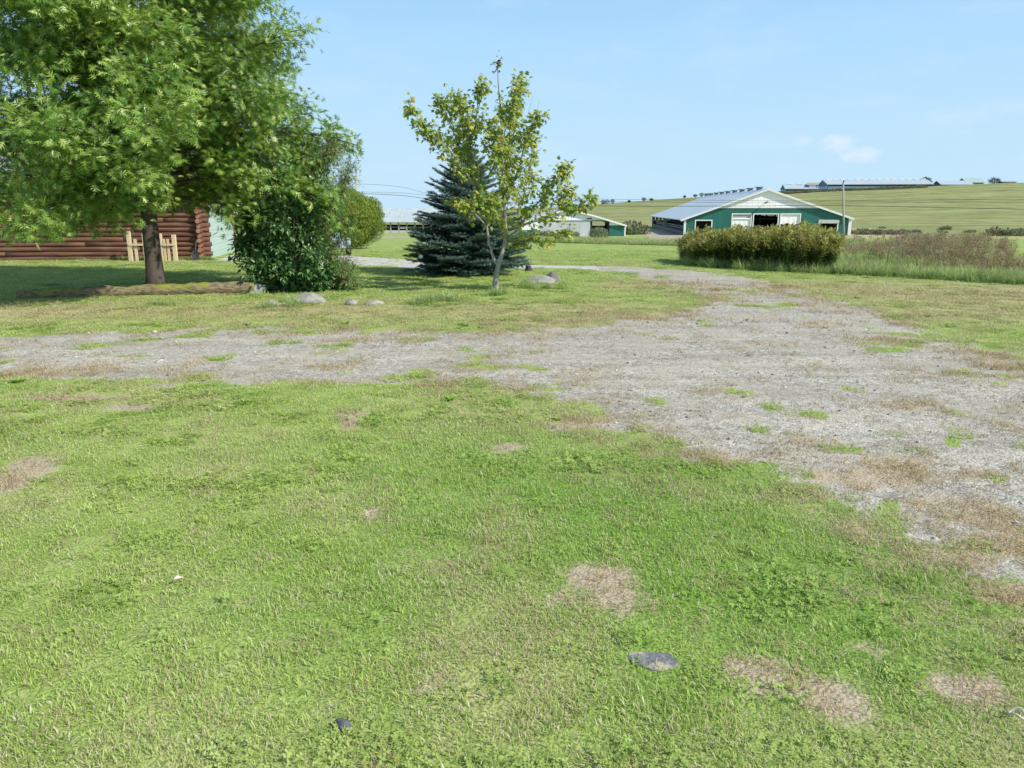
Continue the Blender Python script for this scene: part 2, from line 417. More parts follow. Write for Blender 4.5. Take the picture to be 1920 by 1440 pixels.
# ------------------------------------------------------------------ ground material
def ground_material():
    m, nt, out = material('ground_turf_gravel')
    p = nt.pos()
    gravel, thatch, dry, bare, road, lush = [nt.attr(a) for a in ('gravel', 'thatch', 'dry', 'bare', 'road', 'lush')]
    nf = nt.noise(140, 3, p); nm = nt.noise(22, 4, p); nl = nt.noise(1.6, 4, p); nx = nt.noise(6.0, 4, nt.mapping(p, (1, 1, 1)))
    # turf
    g1 = nt.mix(nt.ss(.3, .7, nl), (.23, .33, .07), (.38, .46, .14))
    g1 = nt.mix(lush, g1, (.13, .26, .035))
    g1 = nt.mix(nt.ss(.52, .75, nx), g1, (.33, .35, .15))
    g1 = nt.mix(nt.math('MULTIPLY', dry, .75), g1, (.50, .42, .22))
    g1 = nt.mix(nt.ss(.45, .9, nt.math('ADD', thatch, nt.math('MULTIPLY', nt.math('SUBTRACT', nx, .5), .8))), g1, (.44, .36, .215))
    sh = nt.mr(nt.math('ADD', nt.math('MULTIPLY', nf, .5), nt.math('MULTIPLY', nm, .5)), .3, .7, .68, 1.3)
    g1 = nt.mix(1.0, g1, sh, 'MULTIPLY')
    soil = nt.mix(nm, (.36, .295, .20), (.54, .46, .33))
    g1 = nt.mix(nt.ss(.2, .8, nt.math('ADD', bare, nt.math('MULTIPLY', nt.math('SUBTRACT', nm, .5), 1.2))), g1, soil)
    # gravel: crushed stone of several sizes
    vo = nt.new('ShaderNodeTexVoronoi'); vo.inputs['Scale'].default_value = 62; nt.link(p, vo.inputs['Vector'])
    vo2 = nt.new('ShaderNodeTexVoronoi'); vo2.inputs['Scale'].default_value = 24; nt.link(p, vo2.inputs['Vector'])
    bw = nt.new('ShaderNodeRGBToBW'); nt.link(vo.outputs['Color'], bw.inputs[0]); bw2 = nt.new('ShaderNodeRGBToBW'); nt.link(vo2.outputs['Color'], bw2.inputs[0])
    k = nt.math('ADD', nt.math('MULTIPLY', bw.outputs[0], .55), nt.math('MULTIPLY', bw2.outputs[0], .45))
    gr = nt.mix(nt.ss(.15, .85, k), (.265, .245, .20), (.60, .565, .485))
    gr = nt.mix(nt.math('MULTIPLY', nt.ss(.42, .62, nl), .5), gr, (.46, .405, .32))
    gr = nt.mix(nt.math('MULTIPLY', nt.ss(.5, .75, nx), .35), gr, (.27, .255, .23))
    gr = nt.mix(1.0, gr, nt.mr(nt.noise(1.0, 5, nt.mapping(p, (.5, 2.6, 1), (0, 0, -.08))), .3, .7, .80, 1.16), 'MULTIPLY')
    gr = nt.mix(nt.math('MULTIPLY', nt.ss(.35, .9, nt.math('ADD', thatch, nt.math('MULTIPLY', nt.math('SUBTRACT', nx, .5), 1.0))), .8), gr, (.47, .385, .265))
    edge = nt.math('ADD', gravel, nt.math('MULTIPLY', nt.math('SUBTRACT', nt.math('ADD', nt.math('MULTIPLY', nx, .6), nt.math('MULTIPLY', nm, .4)), .5), .9))
    c = nt.mix(nt.ss(.38, .62, edge), g1, gr)
    spz = nt.new('ShaderNodeSeparateXYZ'); nt.link(p, spz.inputs[0])
    rd = nt.mix(nt.ss(50, 70, spz.outputs[1]), nt.mix(nm, (.48, .46, .43), (.60, .58, .55)), nt.mix(nt.noise(.8, 4, p), (.30, .25, .18), (.52, .47, .38)))
    c = nt.mix(nt.ss(.35, .65, nt.math('ADD', road, nt.math('MULTIPLY', nt.math('SUBTRACT', nx, .5), .5))), c, rd)
    h = nt.math('ADD', nt.math('MULTIPLY', vo.outputs['Distance'], -.6), nt.math('MULTIPLY', nm, 1.0))
    principled(nt, out, c, .92, nt.bump(h, .55, .02), spec=.12)
    return m
M_GROUND = ground_material()

def field_material():
    m, nt, out = material('hill_field')
    p = nt.pos()
    big = nt.noise(.018, 4, nt.mapping(p, (.6, 1.6, 0)))
    st = nt.noise(.05, 5, nt.mapping(p, (.35, 2.2, 0))); fi = nt.noise(.6, 5, nt.mapping(p, (.5, 1, 0)))
    c = nt.mix(nt.ss(.35, .65, st), (.225, .26, .10), (.325, .335, .145))
    c = nt.mix(nt.math('MULTIPLY', nt.ss(.52, .68, big), .55), c, (.31, .25, .14))
    c = nt.mix(nt.math('MULTIPLY', nt.ss(.56, .68, nt.noise(.09, 5, nt.mapping(p, (.3, 1.3, 0)))), .7), c, (.10, .125, .06))
    c = nt.mix(1.0, c, nt.mr(nt.math('ADD', nt.math('MULTIPLY', fi, .5), nt.math('MULTIPLY', nt.noise(.16, 5, nt.mapping(p, (.8, .8, 0))), .5)), .32, .68, .70, 1.28), 'MULTIPLY')
    sep = nt.new('ShaderNodeSeparateXYZ'); nt.link(p, sep.inputs[0])
    lowland = nt.math('MULTIPLY', nt.ss(-20, -70, sep.outputs[0]), 1.0)
    c = nt.mix(lowland, c, nt.mix(st, (.10, .16, .05), (.20, .24, .09)))
    principled(nt, out, c, .95, spec=.05)
    return m
M_FIELD = field_material()

# ------------------------------------------------------------------ ground sheets
def axis(lo, hi, step, growth, far_lo, far_hi):
    a = list(np.arange(lo, hi + 1e-6, step))
    s = step
    while a[-1] < far_hi: s *= growth; a.append(a[-1] + s)
    s = step; b = [a[0]]
    while b[-1] > far_lo: s *= growth * 1.03; b.append(b[-1] - s)
    return np.array(b[::-1][:-1] + a)
ax = axis(-13, 13, .12, 1.035, -3000, 3200); ay = axis(1.0, 29, .12, 1.02, -60, 3600)
GX, GY = np.meshgrid(ax, ay); GZ = height(GX, GY)
mg = masks(GX, GY)
nv = GX.size; nx_, ny_ = len(ax), len(ay)
idx = np.arange(nv).reshape(ny_, nx_)
quads = np.stack([idx[:-1, :-1], idx[:-1, 1:], idx[1:, 1:], idx[1:, :-1]], -1).reshape(-1, 4)
cy = (GY[:-1, :-1] + GY[1:, 1:]).ravel() / 2
gq = mg[0].ravel()[quads].mean(1); rq = mg[4].ravel()[quads].mean(1)
kind = np.zeros(len(quads), int)
cxm = (GX[:-1, :-1] + GX[1:, 1:]).ravel() / 2
kind[cy > 150] = 3
kind[(cy > 100) & (cxm > .47 * cy)] = 3
kind[(rq > .5) & (cy < 150)] = 2
kind[(gq > .5) & (cy < 40)] = 1
for k, nm_, mat_ in ((0, 'ground', M_GROUND), (1, 'gravel_driveway', M_GROUND), (2, 'road', M_GROUND), (3, 'hillside', M_FIELD)):
    q = quads[kind == k]; used, inv = np.unique(q.ravel(), return_inverse=True)
    V = np.stack([GX.ravel()[used], GY.ravel()[used], GZ.ravel()[used]], 1)
    at = {n: a.ravel()[used] for n, a in zip(('gravel', 'thatch', 'dry', 'bare', 'road', 'lush'), mg)}
    o = mk(nm_, np_mesh(nm_, V, inv, np.full(len(q), 4), mat_, at, smooth=True))
    tag(o, kind='structure', label={0: 'mown green lawn with yellowing patches', 1: 'wide grey gravel driveway with weedy ragged edges',
                                    2: 'pale road passing behind the trees', 3: 'olive green hillside field under the far barns'}[k])

# ------------------------------------------------------------------ instanced stuff
def gn_instances(name, pts, rot, scl, sources, attrs, idx_=None):
    """points mesh + geometry nodes that put one of the source meshes on each point (only for uncountable stuff)"""
    me = bpy.data.meshes.new(name); n = len(pts)
    me.vertices.add(n); me.vertices.foreach_set('co', np.asarray(pts, np.float32).ravel())
    for k, a, t in (('rot', rot, 'FLOAT_VECTOR'), ('scl', scl, 'FLOAT_VECTOR')):
        at = me.attributes.new(k, t, 'POINT'); at.data.foreach_set('vector', np.asarray(a, np.float32).ravel())
    for k, a in attrs.items():
        at = me.attributes.new(k, 'FLOAT', 'POINT'); at.data.foreach_set('value', np.asarray(a, np.float32).ravel())
    at = me.attributes.new('pick', 'INT', 'POINT')
    at.data.foreach_set('value', np.asarray(idx_ if idx_ is not None else rng.integers(0, len(sources), n), np.int32))
    o = mk(name, me)
    c = bpy.data.collections.new(name + '_sources')
    for s in sources: c.objects.link(s)
    ng = bpy.data.node_groups.new(name, 'GeometryNodeTree')
    ng.interface.new_socket('Geometry', in_out='INPUT', socket_type='NodeSocketGeometry'); ng.interface.new_socket('Geometry', in_out='OUTPUT', socket_type='NodeSocketGeometry')
    N = ng.nodes; L = ng.links
    gi = N.new('NodeGroupInput'); go = N.new('NodeGroupOutput'); ip = N.new('GeometryNodeInstanceOnPoints'); ci = N.new('GeometryNodeCollectionInfo')
    ci.inputs['Collection'].default_value = c; ci.inputs['Separate Children'].default_value = True; ci.inputs['Reset Children'].default_value = True
    def na(nm, typ):
        a = N.new('GeometryNodeInputNamedAttribute'); a.data_type = typ; a.inputs['Name'].default_value = nm; return a.outputs['Attribute']
    mp = N.new('GeometryNodeMeshToPoints'); L.new(gi.outputs[0], mp.inputs[0]); L.new(mp.outputs[0], ip.inputs['Points'])
    L.new(ci.outputs[0], ip.inputs['Instance']); ip.inputs['Pick Instance'].default_value = True
    L.new(na('pick', 'INT'), ip.inputs['Instance Index']); L.new(na('rot', 'FLOAT_VECTOR'), ip.inputs['Rotation']); L.new(na('scl', 'FLOAT_VECTOR'), ip.inputs['Scale'])
    L.new(ip.outputs[0], go.inputs[0])
    md = o.modifiers.new('instances', 'NODES'); md.node_group = ng
    return o
def src(name, me): return bpy.data.objects.new(name, me)

def grass_material():
    m, nt, out = material('grass_blades')
    p = nt.pos(); r = nt.attr('rnd'); tip = nt.attr('tip')
    dry = nt.attr('dryv', 'INSTANCER'); lush = nt.attr('lushv', 'INSTANCER'); vr = nt.attr('vary', 'INSTANCER')
    nl = nt.noise(1.3, 3, p)
    f = nt.math('ADD', nt.math('MULTIPLY', r, .5), nt.math('MULTIPLY', vr, .5))
    c = nt.mix(f, (.28, .44, .065), (.66, .77, .24))
    c = nt.mix(nt.math('MULTIPLY', nt.ss(.4, .7, nl), .55), c, (.60, .69, .28))
    c = nt.mix(nt.math('MULTIPLY', lush, .8), c, nt.mix(r, (.22, .43, .045), (.56, .77, .19)))
    # straw coloured dead blades, more of them where the turf is dry
    thr = nt.math('SUBTRACT', nt.math('ADD', .86, nt.math('MULTIPLY', lush, .08)), nt.math('MULTIPLY', dry, .70))
    st = nt.math('GREATER_THAN', nt.attr('rnd2'), thr)
    c = nt.mix(st, c, nt.mix(r, (.62, .54, .33), (.88, .82, .60)))
    c = nt.mix(nt.math('MULTIPLY', dry, .35), c, (.50, .43, .22))
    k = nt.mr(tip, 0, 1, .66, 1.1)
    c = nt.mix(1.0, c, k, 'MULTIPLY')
    b = nt.new('ShaderNodeBsdfPrincipled'); nt.link(c, b.inputs['Base Color']); b.inputs['Roughness'].default_value = .55; b.inputs['Specular IOR Level'].default_value = .25
    t = nt.new('ShaderNodeBsdfTranslucent'); nt.link(c, t.inputs[0])
    mx = nt.new('ShaderNodeMixShader'); mx.inputs[0].default_value = .35
    nt.link(b.outputs[0], mx.inputs[1]); nt.link(t.outputs[0], mx.inputs[2]); nt.link(mx.outputs[0], out.inputs[0])
    return m
M_GRASS = grass_material()

def tuft_mesh(name, nb, rad, L0, L1, wid, lean, mat=None, flat=False):
    V = []; Fc = []; sz = []; r1 = []; r2 = []; tp = []
    for i in range(nb):
        a = rng.random() * 2 * PI; d = rad * math.sqrt(rng.random()); bx, by = d * math.cos(a), d * math.sin(a)
        L = rng.uniform(L0, L1); az = rng.random() * 2 * PI; ln = abs(rng.normal(0, lean)) + .15
        a1, a2 = rng.random(), rng.random()
        if a2 > .8 and not flat: ln = rng.uniform(.9, 1.5)
        if flat: ln = rng.uniform(1.1, 1.6)
        wz = az + rng.uniform(-.6, .6) + PI / 2; wx, wy = math.cos(wz) * wid / 2, math.sin(wz) * wid / 2
        k = len(V); x, y, z = bx, by, -0.004
        ths = [ln * .35, ln * .9, ln * 1.4]
        pts = [(x, y, z)]
        for th in ths:
            th = min(th, 1.6) + rng.normal(0, .15)
            x += math.sin(th) * math.cos(az) * L / 3; y += math.sin(th) * math.sin(az) * L / 3; z += math.cos(th) * L / 3
            pts.append((x, y, max(z, .003)))
        ws = [.8, 1, .7]
        for j in range(3):
            V.append((pts[j][0] - wx * ws[j], pts[j][1] - wy * ws[j], pts[j][2])); V.append((pts[j][0] + wx * ws[j], pts[j][1] + wy * ws[j], pts[j][2]))
        V.append(pts[3])
        Fc += [k, k + 1, k + 3, k + 2, k + 2, k + 3, k + 5, k + 4, k + 4, k + 5, k + 6]; sz += [4, 4, 3]
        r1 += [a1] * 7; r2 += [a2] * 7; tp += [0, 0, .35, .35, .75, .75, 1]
    return np_mesh(name, V, Fc, sz, mat or M_GRASS, {'rnd': r1, 'rnd2': r2, 'tip': tp})

def wedge(rho_pts, r0, r1, az=42, lo=None):
    """random points in the viewed wedge, density per m2 given as a function of distance"""
    rr = np.linspace(r0, r1, 400); dens = rho_pts(rr) * rr * math.radians(2 * az)
    cdf = np.concatenate([[0], np.cumsum((dens[1:] + dens[:-1]) / 2 * np.diff(rr))]); n = int(cdf[-1])
    r = np.interp(rng.random(n) * cdf[-1], cdf, rr); a = np.radians(rng.uniform(-az, az, n))
    return r * np.sin(a), r * np.cos(a), r

print('ground done')
# lawn
x, y, r = wedge(lambda d: np.where(d < 4, 520, 520 * (4 / np.maximum(d, .1)) ** 1.35), 1.2, 34)
g_, th_, dr_, ba_, ro_, lu_, dy_ = masks(x, y)
clump = fbm(x, y, 9.0, 77); cl2 = fbm(x, y, 1.5, 78)
keep = (rng.random(len(x)) < np.clip((1 - sstep(.2, .8, g_)) * (1 - .95 * sstep(.12, .8, ba_ + (fbm(x, y, 10, 83) - .5) * .5)) * (1 - .93 * ro_) * (1 - .45 * th_) * np.clip(2.2 * (clump - .22), .30, 1.1), 0, 1))
sl = G(1232, 1240); keep &= ((x - sl[0]) / .115) ** 2 + ((y - sl[1]) / .06) ** 2 > rng.random(len(x)) ** .5
x, y, r, dr_, lu_, th_, cl2, g_ = [a[keep] for a in (x, y, r, dr_, lu_, th_, cl2, g_)]
n = len(x); print('lawn tufts', n)
hs = np.interp(r, [0, 4, 12, 34], [1, 1, 1.15, 1.5]); ws = np.interp(r, [0, 4, 12, 34], [1, 1, 1.9, 3.6])
cl3 = fbm(x, y, 6.0, 79, 3); hh = (.45 + .45 * cl2 + 1.0 * np.clip(cl3 - .42, 0, 1)) * (1 + .22 * lu_) * (1 - .35 * np.clip(dr_ + th_, 0, 1)) * rng.uniform(.75, 1.3, n)
scl = np.stack([ws, ws, hs * hh], 1)
rot = np.stack([rng.normal(0, .06, n), rng.normal(0, .06, n), rng.uniform(0, 2 * PI, n)], 1)
def clover_mesh():
    n = 34; d = .07 * np.sqrt(rng.random(n)); a = rng.uniform(0, 6.28, n); V = []; Fc = []; sz = []; h = rng.uniform(.012, .03, n)
    for i in range(n):
        cx, cy = d[i] * math.cos(a[i]), d[i] * math.sin(a[i]); r0 = rng.uniform(.005, .009); ph = rng.random() * 6.28; tx, ty = rng.normal(0, .35, 2)
        for q in range(3):
            t = ph + q * 2.094; k = len(V)
            for (u, v) in ((0, 0), (.8, -.55), (1.35, -.3), (1.35, .3), (.8, .55)):
                X_ = r0 * (u * math.cos(t) - v * math.sin(t)); Y_ = r0 * (u * math.sin(t) + v * math.cos(t)); V.append((cx + X_, cy + Y_, h[i] + X_ * tx + Y_ * ty))
            Fc += [k, k + 1, k + 2, k + 3, k + 4]; sz.append(5)
    return np_mesh('clover', V, Fc, sz, M_GRASS, {'rnd': np.repeat(rng.random(n) * .5, 15), 'rnd2': np.zeros(n * 15), 'tip': np.full(n * 15, .55)})
srcs = [src('tuft_a_fine', tuft_mesh('grass_tuft', 50, .08, .015, .042, .0032, 1.1)) for _ in range(7)]
srcs += [src('tuft_b_coarse', tuft_mesh('coarse_tuft', 22, .05, .02, .048, .0055, 1.15)) for _ in range(3)]
srcs += [src('tuft_c_clover', clover_mesh()) for _ in range(3)]
pc = rng.random(n); cvn = fbm(x, y, 1.7, 101, 3); pick = rng.integers(0, 7, n); pick = np.where((pc < .03 + .14 * sstep(.55, .68, fbm(x, y, 2.6, 103, 3))), rng.integers(7, 10, n), pick); pick = np.where((rng.random(n) < .02 + .38 * sstep(.56, .68, cvn)), rng.integers(10, 13, n), pick)
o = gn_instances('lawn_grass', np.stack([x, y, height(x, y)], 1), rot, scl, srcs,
                 {'dryv': np.clip(dr_ + .9 * th_, 0, 1), 'lushv': lu_, 'vary': np.clip(rng.random(n) * .5 + 1.6 * (fbm(x, y, 4.0, 107, 3) - .3), 0, 1)}, pick)
tag(o, 'short mown green grass blades covering the lawn', 'grass', kind='stuff')

# dead straw lying on bare spots, thatch and drive edges
x, y, r = wedge(lambda d: np.where(d < 4, 190, 190 * (4 / np.maximum(d, .1)) ** 1.2), 1.2, 18)
g_, th_, dr_, ba_, ro_, lu_, dy_ = masks(x, y)
keep = rng.random(len(x)) < np.clip(th_ * .9 + .35 * ba_ + .25 * dr_ + .05 - .3 * ro_, 0, 1)
x, y, r, th_ = x[keep], y[keep], r[keep], th_[keep]; n = len(x); print('straw', n)
M_STRAW = foliage('dead_straw', (.38, .29, .16), (.66, .56, .36), trans=.15, rough=.8, spec=.1)
srcs = [src('straw', tuft_mesh('straw', 26, .09, .03, .08, .003, 1, M_STRAW, flat=True)) for _ in range(5)]
ws = np.interp(r, [0, 4, 18], [1, 1, 2.4])
o = gn_instances('dead_straw', np.stack([x, y, height(x, y) + .002], 1), np.stack([0 * x, 0 * x, rng.uniform(0, 6.28, n)], 1), np.stack([ws, ws, ws * .8], 1), srcs, {'vary': rng.random(n)})
tag(o, 'brown dead grass thatch on the bare spots and gravel edges', 'dead grass', kind='stuff')

# loose stones on the drive
def pebble(name):
    mb = bpy.data.meshes.new(name)
    import bmesh
    bm = bmesh.new(); bmesh.ops.create_icosphere(bm, subdivisions=1, radius=1)
    for v in bm.verts:
        v.co *= rng.uniform(.7, 1.15); v.co.z *= .6
    bm.to_mesh(mb); bm.free(); mb.materials.append(M_PEB); return mb
m, nt, out = material('loose_stone'); M_PEB = m
principled(nt, out, nt.mix(nt.attr('vary', 'INSTANCER'), (.17, .16, .145), (.64, .61, .55)), .85, spec=.2)
x, y, r = wedge(lambda d: np.interp(d, [2, 5, 10, 16, 20], [60, 240, 130, 50, 25]), 2.5, 20)
g_, th_, dr_, ba_, ro_, lu_, dy_ = masks(x, y)
keep = rng.random(len(x)) < np.clip(g_ * (1 - .6 * th_) + .12 * ba_, 0, 1)
x, y, r = x[keep], y[keep], r[keep]; n = len(x); print('pebbles', n)
s = rng.uniform(.003, .009, n) * (1 + 1.6 * (rng.random(n) > .96)) * np.interp(r, [4, 18], [.85, 1.7])
o = gn_instances('loose_stones', np.stack([x, y, height(x, y) + s * .2], 1), rng.uniform(0, 6, (n, 3)) * [0.1, .1, 1], np.stack([s, s * rng.uniform(.6, 1, n), s], 1),
                 [src('stone', pebble('stone')) for _ in range(5)], {'vary': rng.random(n) ** 1.2})
tag(o, 'small grey stones scattered over the gravel driveway', 'gravel', kind='stuff')

# broadleaf weeds and taller tufts at the drive edge
def weed_mesh(name):
    n = 16; az = rng.uniform(0, 2 * PI, n); el = rng.uniform(.15, .9, n); d = np.stack([np.cos(az) * np.cos(el), np.sin(az) * np.cos(el), np.sin(el)], 1)
    X, Y, Z = frames(d, np.tile([0, 0, 1.0], (n, 1)), .1)
    tv = np.asarray(OVATE[0]) * [1, 1, 1]; k = len(tv); s = rng.uniform(.05, .11, n)[:, None, None]
    V = s * (tv[None, :, 0:1] * X[:, None] + tv[None, :, 1:2] * Y[:, None] + tv[None, :, 2:3] * Z[:, None])
    lt = np.concatenate([np.array(f) for f in OVATE[1]]); sz = [len(f) for f in OVATE[1]]
    return np_mesh(name, V.reshape(-1, 3), (lt[None] + (np.arange(n) * k)[:, None]).ravel(), np.tile(sz, n), M_WEED, {'rnd': np.repeat(rng.random(n), k), 'rnd2': np.repeat(rng.random(n), k)})
M_WEED = foliage('weed_leaf', (.24, .42, .07), (.42, .60, .15), trans=.3)
x, y, r = wedge(lambda d: np.interp(d, [2, 6, 9, 12], [2.0, 7, 9, 3]), 2.2, 17)
g_, th_, dr_, ba_, ro_, lu_, dy_ = masks(x, y)
gp = np.zeros(len(x))
for b in GREEN_PATCHES: gp = np.maximum(gp, blob(x, y, *b))
pr = .9 * np.exp(-((dy_ + .8) / .45) ** 2) * sstep(.5, .6, fbm(x, y, 1.3, 91)) + .5 * gp + .02
keep = (rng.random(len(x)) < pr) & (y < 14) & (y > 5.2) & (g_ < .45)
x, y = x[keep], y[keep]; n = len(x); print('weeds', n)
s = rng.uniform(.45, 1.0, n)
o = gn_instances('ground_weeds', np.stack([x, y, height(x, y)], 1), np.stack([0 * x, 0 * x, rng.uniform(0, 6.28, n)], 1), np.stack([s, s, s * .8], 1),
                 [src('weed', weed_mesh('weed')) for _ in range(5)], {'vary': rng.random(n)})
tag(o, 'low broadleaf weeds along the gravel edge', 'weeds', kind='stuff')
# ------------------------------------------------------------------ trees
M_BARK = simple('oak_bark', (.105, .085, .07), .95, .35, 9, bump=.9, stretch=(1, 1, .22), spec=.1)
M_BARK_MAPLE = simple('maple_bark', (.33, .31, .28), .9, .3, 8, bump=.5, stretch=(1, 1, .4), spec=.1, dirt=(.17, .15, .13))
M_TWIG = simple('twig_bark', (.20, .15, .11), .9, .3, 12, spec=.1)
M_OAKLEAF = foliage('oak_leaf', (.11, .25, .035), (.55, .70, .16), (.70, .80, .28), trans=.34, rough=.36, spec=.7, hue_scale=.7)  # dark, light and palest leaf colours paint in the crown's darks and highlights
M_MAPLELEAF = foliage('maple_leaf', (.17, .29, .05), (.52, .55, .10), (.72, .56, .10), trans=.38, rough=.45, spec=.4, hue_scale=1.3)
M_DARKLEAF = foliage('shrub_leaf', (.05, .14, .04), (.20, .34, .10), trans=.22, rough=.36, spec=.5, hue_scale=1.2)
M_WILLOW = foliage('narrow_leaf', (.13, .24, .06), (.32, .44, .15), (.46, .26, .14), trans=.3, rough=.5, spec=.4, hue_scale=1.0)
M_CEDAR = foliage('cedar_spray', (.15, .23, .035), (.36, .41, .09), trans=.2, rough=.7, spec=.15, hue_scale=1.6)
M_NEEDLE = foliage('spruce_needle', (.025, .062, .045), (.085, .15, .13), trans=.06, rough=.6, spec=.25, hue_scale=2.0, tipcol=(.19, .29, .24))
UP = np.array([0, 0, 1.0])

def oak():
    Y0 = 15.3; b = P(294, 546, Y0); bz = hz(b.x, Y0); root = empty('oak_tree', (b.x, Y0, bz), 0, 'large green pin oak with lobed leaves overhanging the mossy log', 'tree')
    H = 9.2
    tr = curve((0, 0, -.05), (0.01, 0, 1), H, 26, 0, .05)
    tr[:, 0] -= tr[:, 0] * .3
    rad = np.interp(tr[:, 2], [0, .12, .5, 2, 4, 9], [.24, .185, .16, .14, .10, .02])
    mb = MB(); mb.tube([tuple(p) for p in tr], list(rad), 12)
    limbs = MB(); Lp = []; Ld = []; 
    # radius of the crown by height
    def env(z, az):
        r = np.interp(z, [1.0, 1.6, 2.4, 3.4, 4.6, 6.2, 7.6, 9.4], [3.3, 3.7, 3.95, 3.8, 3.6, 3.2, 2.2, .4])
        if z > 2.6: r *= 1 - .18 * max(0, math.cos(az - PI)) ** 2 * (1 if z < 6 else .2)
        return r
    nprim = 86; az = 0
    for i in range(nprim):
        t = (i + .5) / nprim; z0 = 1.75 + (H - 2.1) * t ** 1.3; az += 2.39996 + rng.normal(0, .15)
        el = np.interp(t, [0, .25, .6, 1], [.18, .30, .55, 1.0])
        droop = np.interp(t, [0, .12, .3, 1], [.80, .6, .30, 0.02])
        L = env(z0 + (0 if t > .2 else -.5), az) * rng.uniform(.72, 1.06) / max(.55, math.cos(el) + .06)
        L = min(L, 4.35)
        d = np.array([math.cos(az) * math.cos(el), math.sin(az) * math.cos(el), math.sin(el)])
        k = min(int(z0 / H * 26), 25); f = z0 / H * 26 - k; p0 = tr[k] * (1 - f) + tr[k + 1] * f
        pr = curve(p0, d, L, 9, droop, .16); pr[:, 2] = np.maximum(pr[:, 2], 1.34 + .03 * np.arange(10)[::-1])
        e_ = np.interp(pr[:, 2], [1.0, 1.6, 2.4, 3.4, 4.6, 6.2, 7.6, 9.4], [3.3, 3.7, 3.95, 3.8, 3.6, 3.2, 2.2, .4]) * (1 + .09 * np.maximum(0, np.cos(np.arctan2(pr[:, 1], pr[:, 0])))) - .35
        q_ = np.minimum(1, e_ / np.maximum(np.hypot(pr[:, 0], pr[:, 1]), .01)); pr[:, 0] *= q_; pr[:, 1] *= q_
        limbs.tube([tuple(p) for p in pr], list(np.linspace(.055 * (1 - .55 * t), .008, 10)), 5, cap=False)
        ns = int(9 + 17 * (L / 4))
        for j in range(ns):
            s = .22 + .78 * (j + rng.random()) / ns; p1, d1 = along(pr, min(s, .99))
            sd = side_dir(d1, rng.uniform(.6, 1.15), rng.choice([0, PI]) + rng.normal(0, .65))
            L2 = (1 - s * .55) * L * .30 * rng.uniform(.6, 1.3) + .18
            se = curve(p1, sd, L2, 4, .25, .22); se[:, 2] = np.maximum(se[:, 2], 1.15)
            limbs.tube([tuple(p) for p in se], list(np.linspace(.013, .004, 5)), 3, cap=False)
            nl = int(18 + 74 * L2)
            for q in range(nl):
                tt = rng.random() ** .6; p2, d2 = along(se, min(tt, .99))
                off = rng.normal(size=3) * np.array([.13, .13, .09]) 
                Lp.append(p2 + off); Ld.append(d2 * .5 + norm(off[None])[0] * .9 + np.array([0, 0, -.15]))
    Lp = np.array(Lp); Ld = np.array(Ld)
    rr = np.hypot(Lp[:, 0], Lp[:, 1]); az_ = np.arctan2(Lp[:, 1], Lp[:, 0])
    em = np.interp(Lp[:, 2], [1.0, 1.6, 2.4, 3.4, 4.6, 6.2, 7.6, 9.4], [3.3, 3.7, 3.95, 3.8, 3.6, 3.2, 2.2, .4]) * 1.02 * (1 + .09 * np.maximum(0, np.cos(az_)))
    wob = fbm(az_ * 3 + 20, Lp[:, 2] * 1.6, 1.0, 14)
    keep = (rr < em + (wob - .5) * 1.2) & (Lp[:, 2] > .95 + .48 * fbm(az_ * 2.4 + 5, rr * 1.1, 1.0, 19) - .10 * (rr > 2.6))
    Lp = Lp[keep]; Ld = Ld[keep]; n = len(Lp)
    X, Y, Z = frames(norm(Ld), np.tile([0, 0, 1.1], (n, 1)) + .5 * norm(Lp * [1, 1, 0]), .6)
    X = X * 1.3
    print('oak leaves', n)
    mb.build('trunk', M_BARK, root, smooth=True); limbs.build('limbs', M_BARK, root, smooth=True)
    scatter('crown', *OAK_LEAF, Lp, X, Y, Z, rng.uniform(.10, .175, n), M_OAKLEAF, parent=root)
rng = np.random.default_rng(5)
oak()

def world_pts(px, Y0, base):
    """limb given by photo points and distances, turned into metres around the trunk base"""
    return np.array([np.array(P(a, b, Y0 + c)) - np.array(base) for a, b, c in px])
def resample(pts, n):
    pts = np.asarray(pts); t = np.linspace(0, len(pts) - 1, n); o = []
    P4 = np.vstack([2 * pts[0] - pts[1], pts, 2 * pts[-1] - pts[-2]])
    for q in t:
        i = min(int(q), len(pts) - 2); f = q - i; a, b, c, d = P4[i], P4[i + 1], P4[i + 2], P4[i + 3]
        o.append(.5 * ((2 * b) + (-a + c) * f + (2 * a - 5 * b + 4 * c - d) * f * f + (-a + 3 * b - 3 * c + d) * f ** 3))
    return np.array(o)

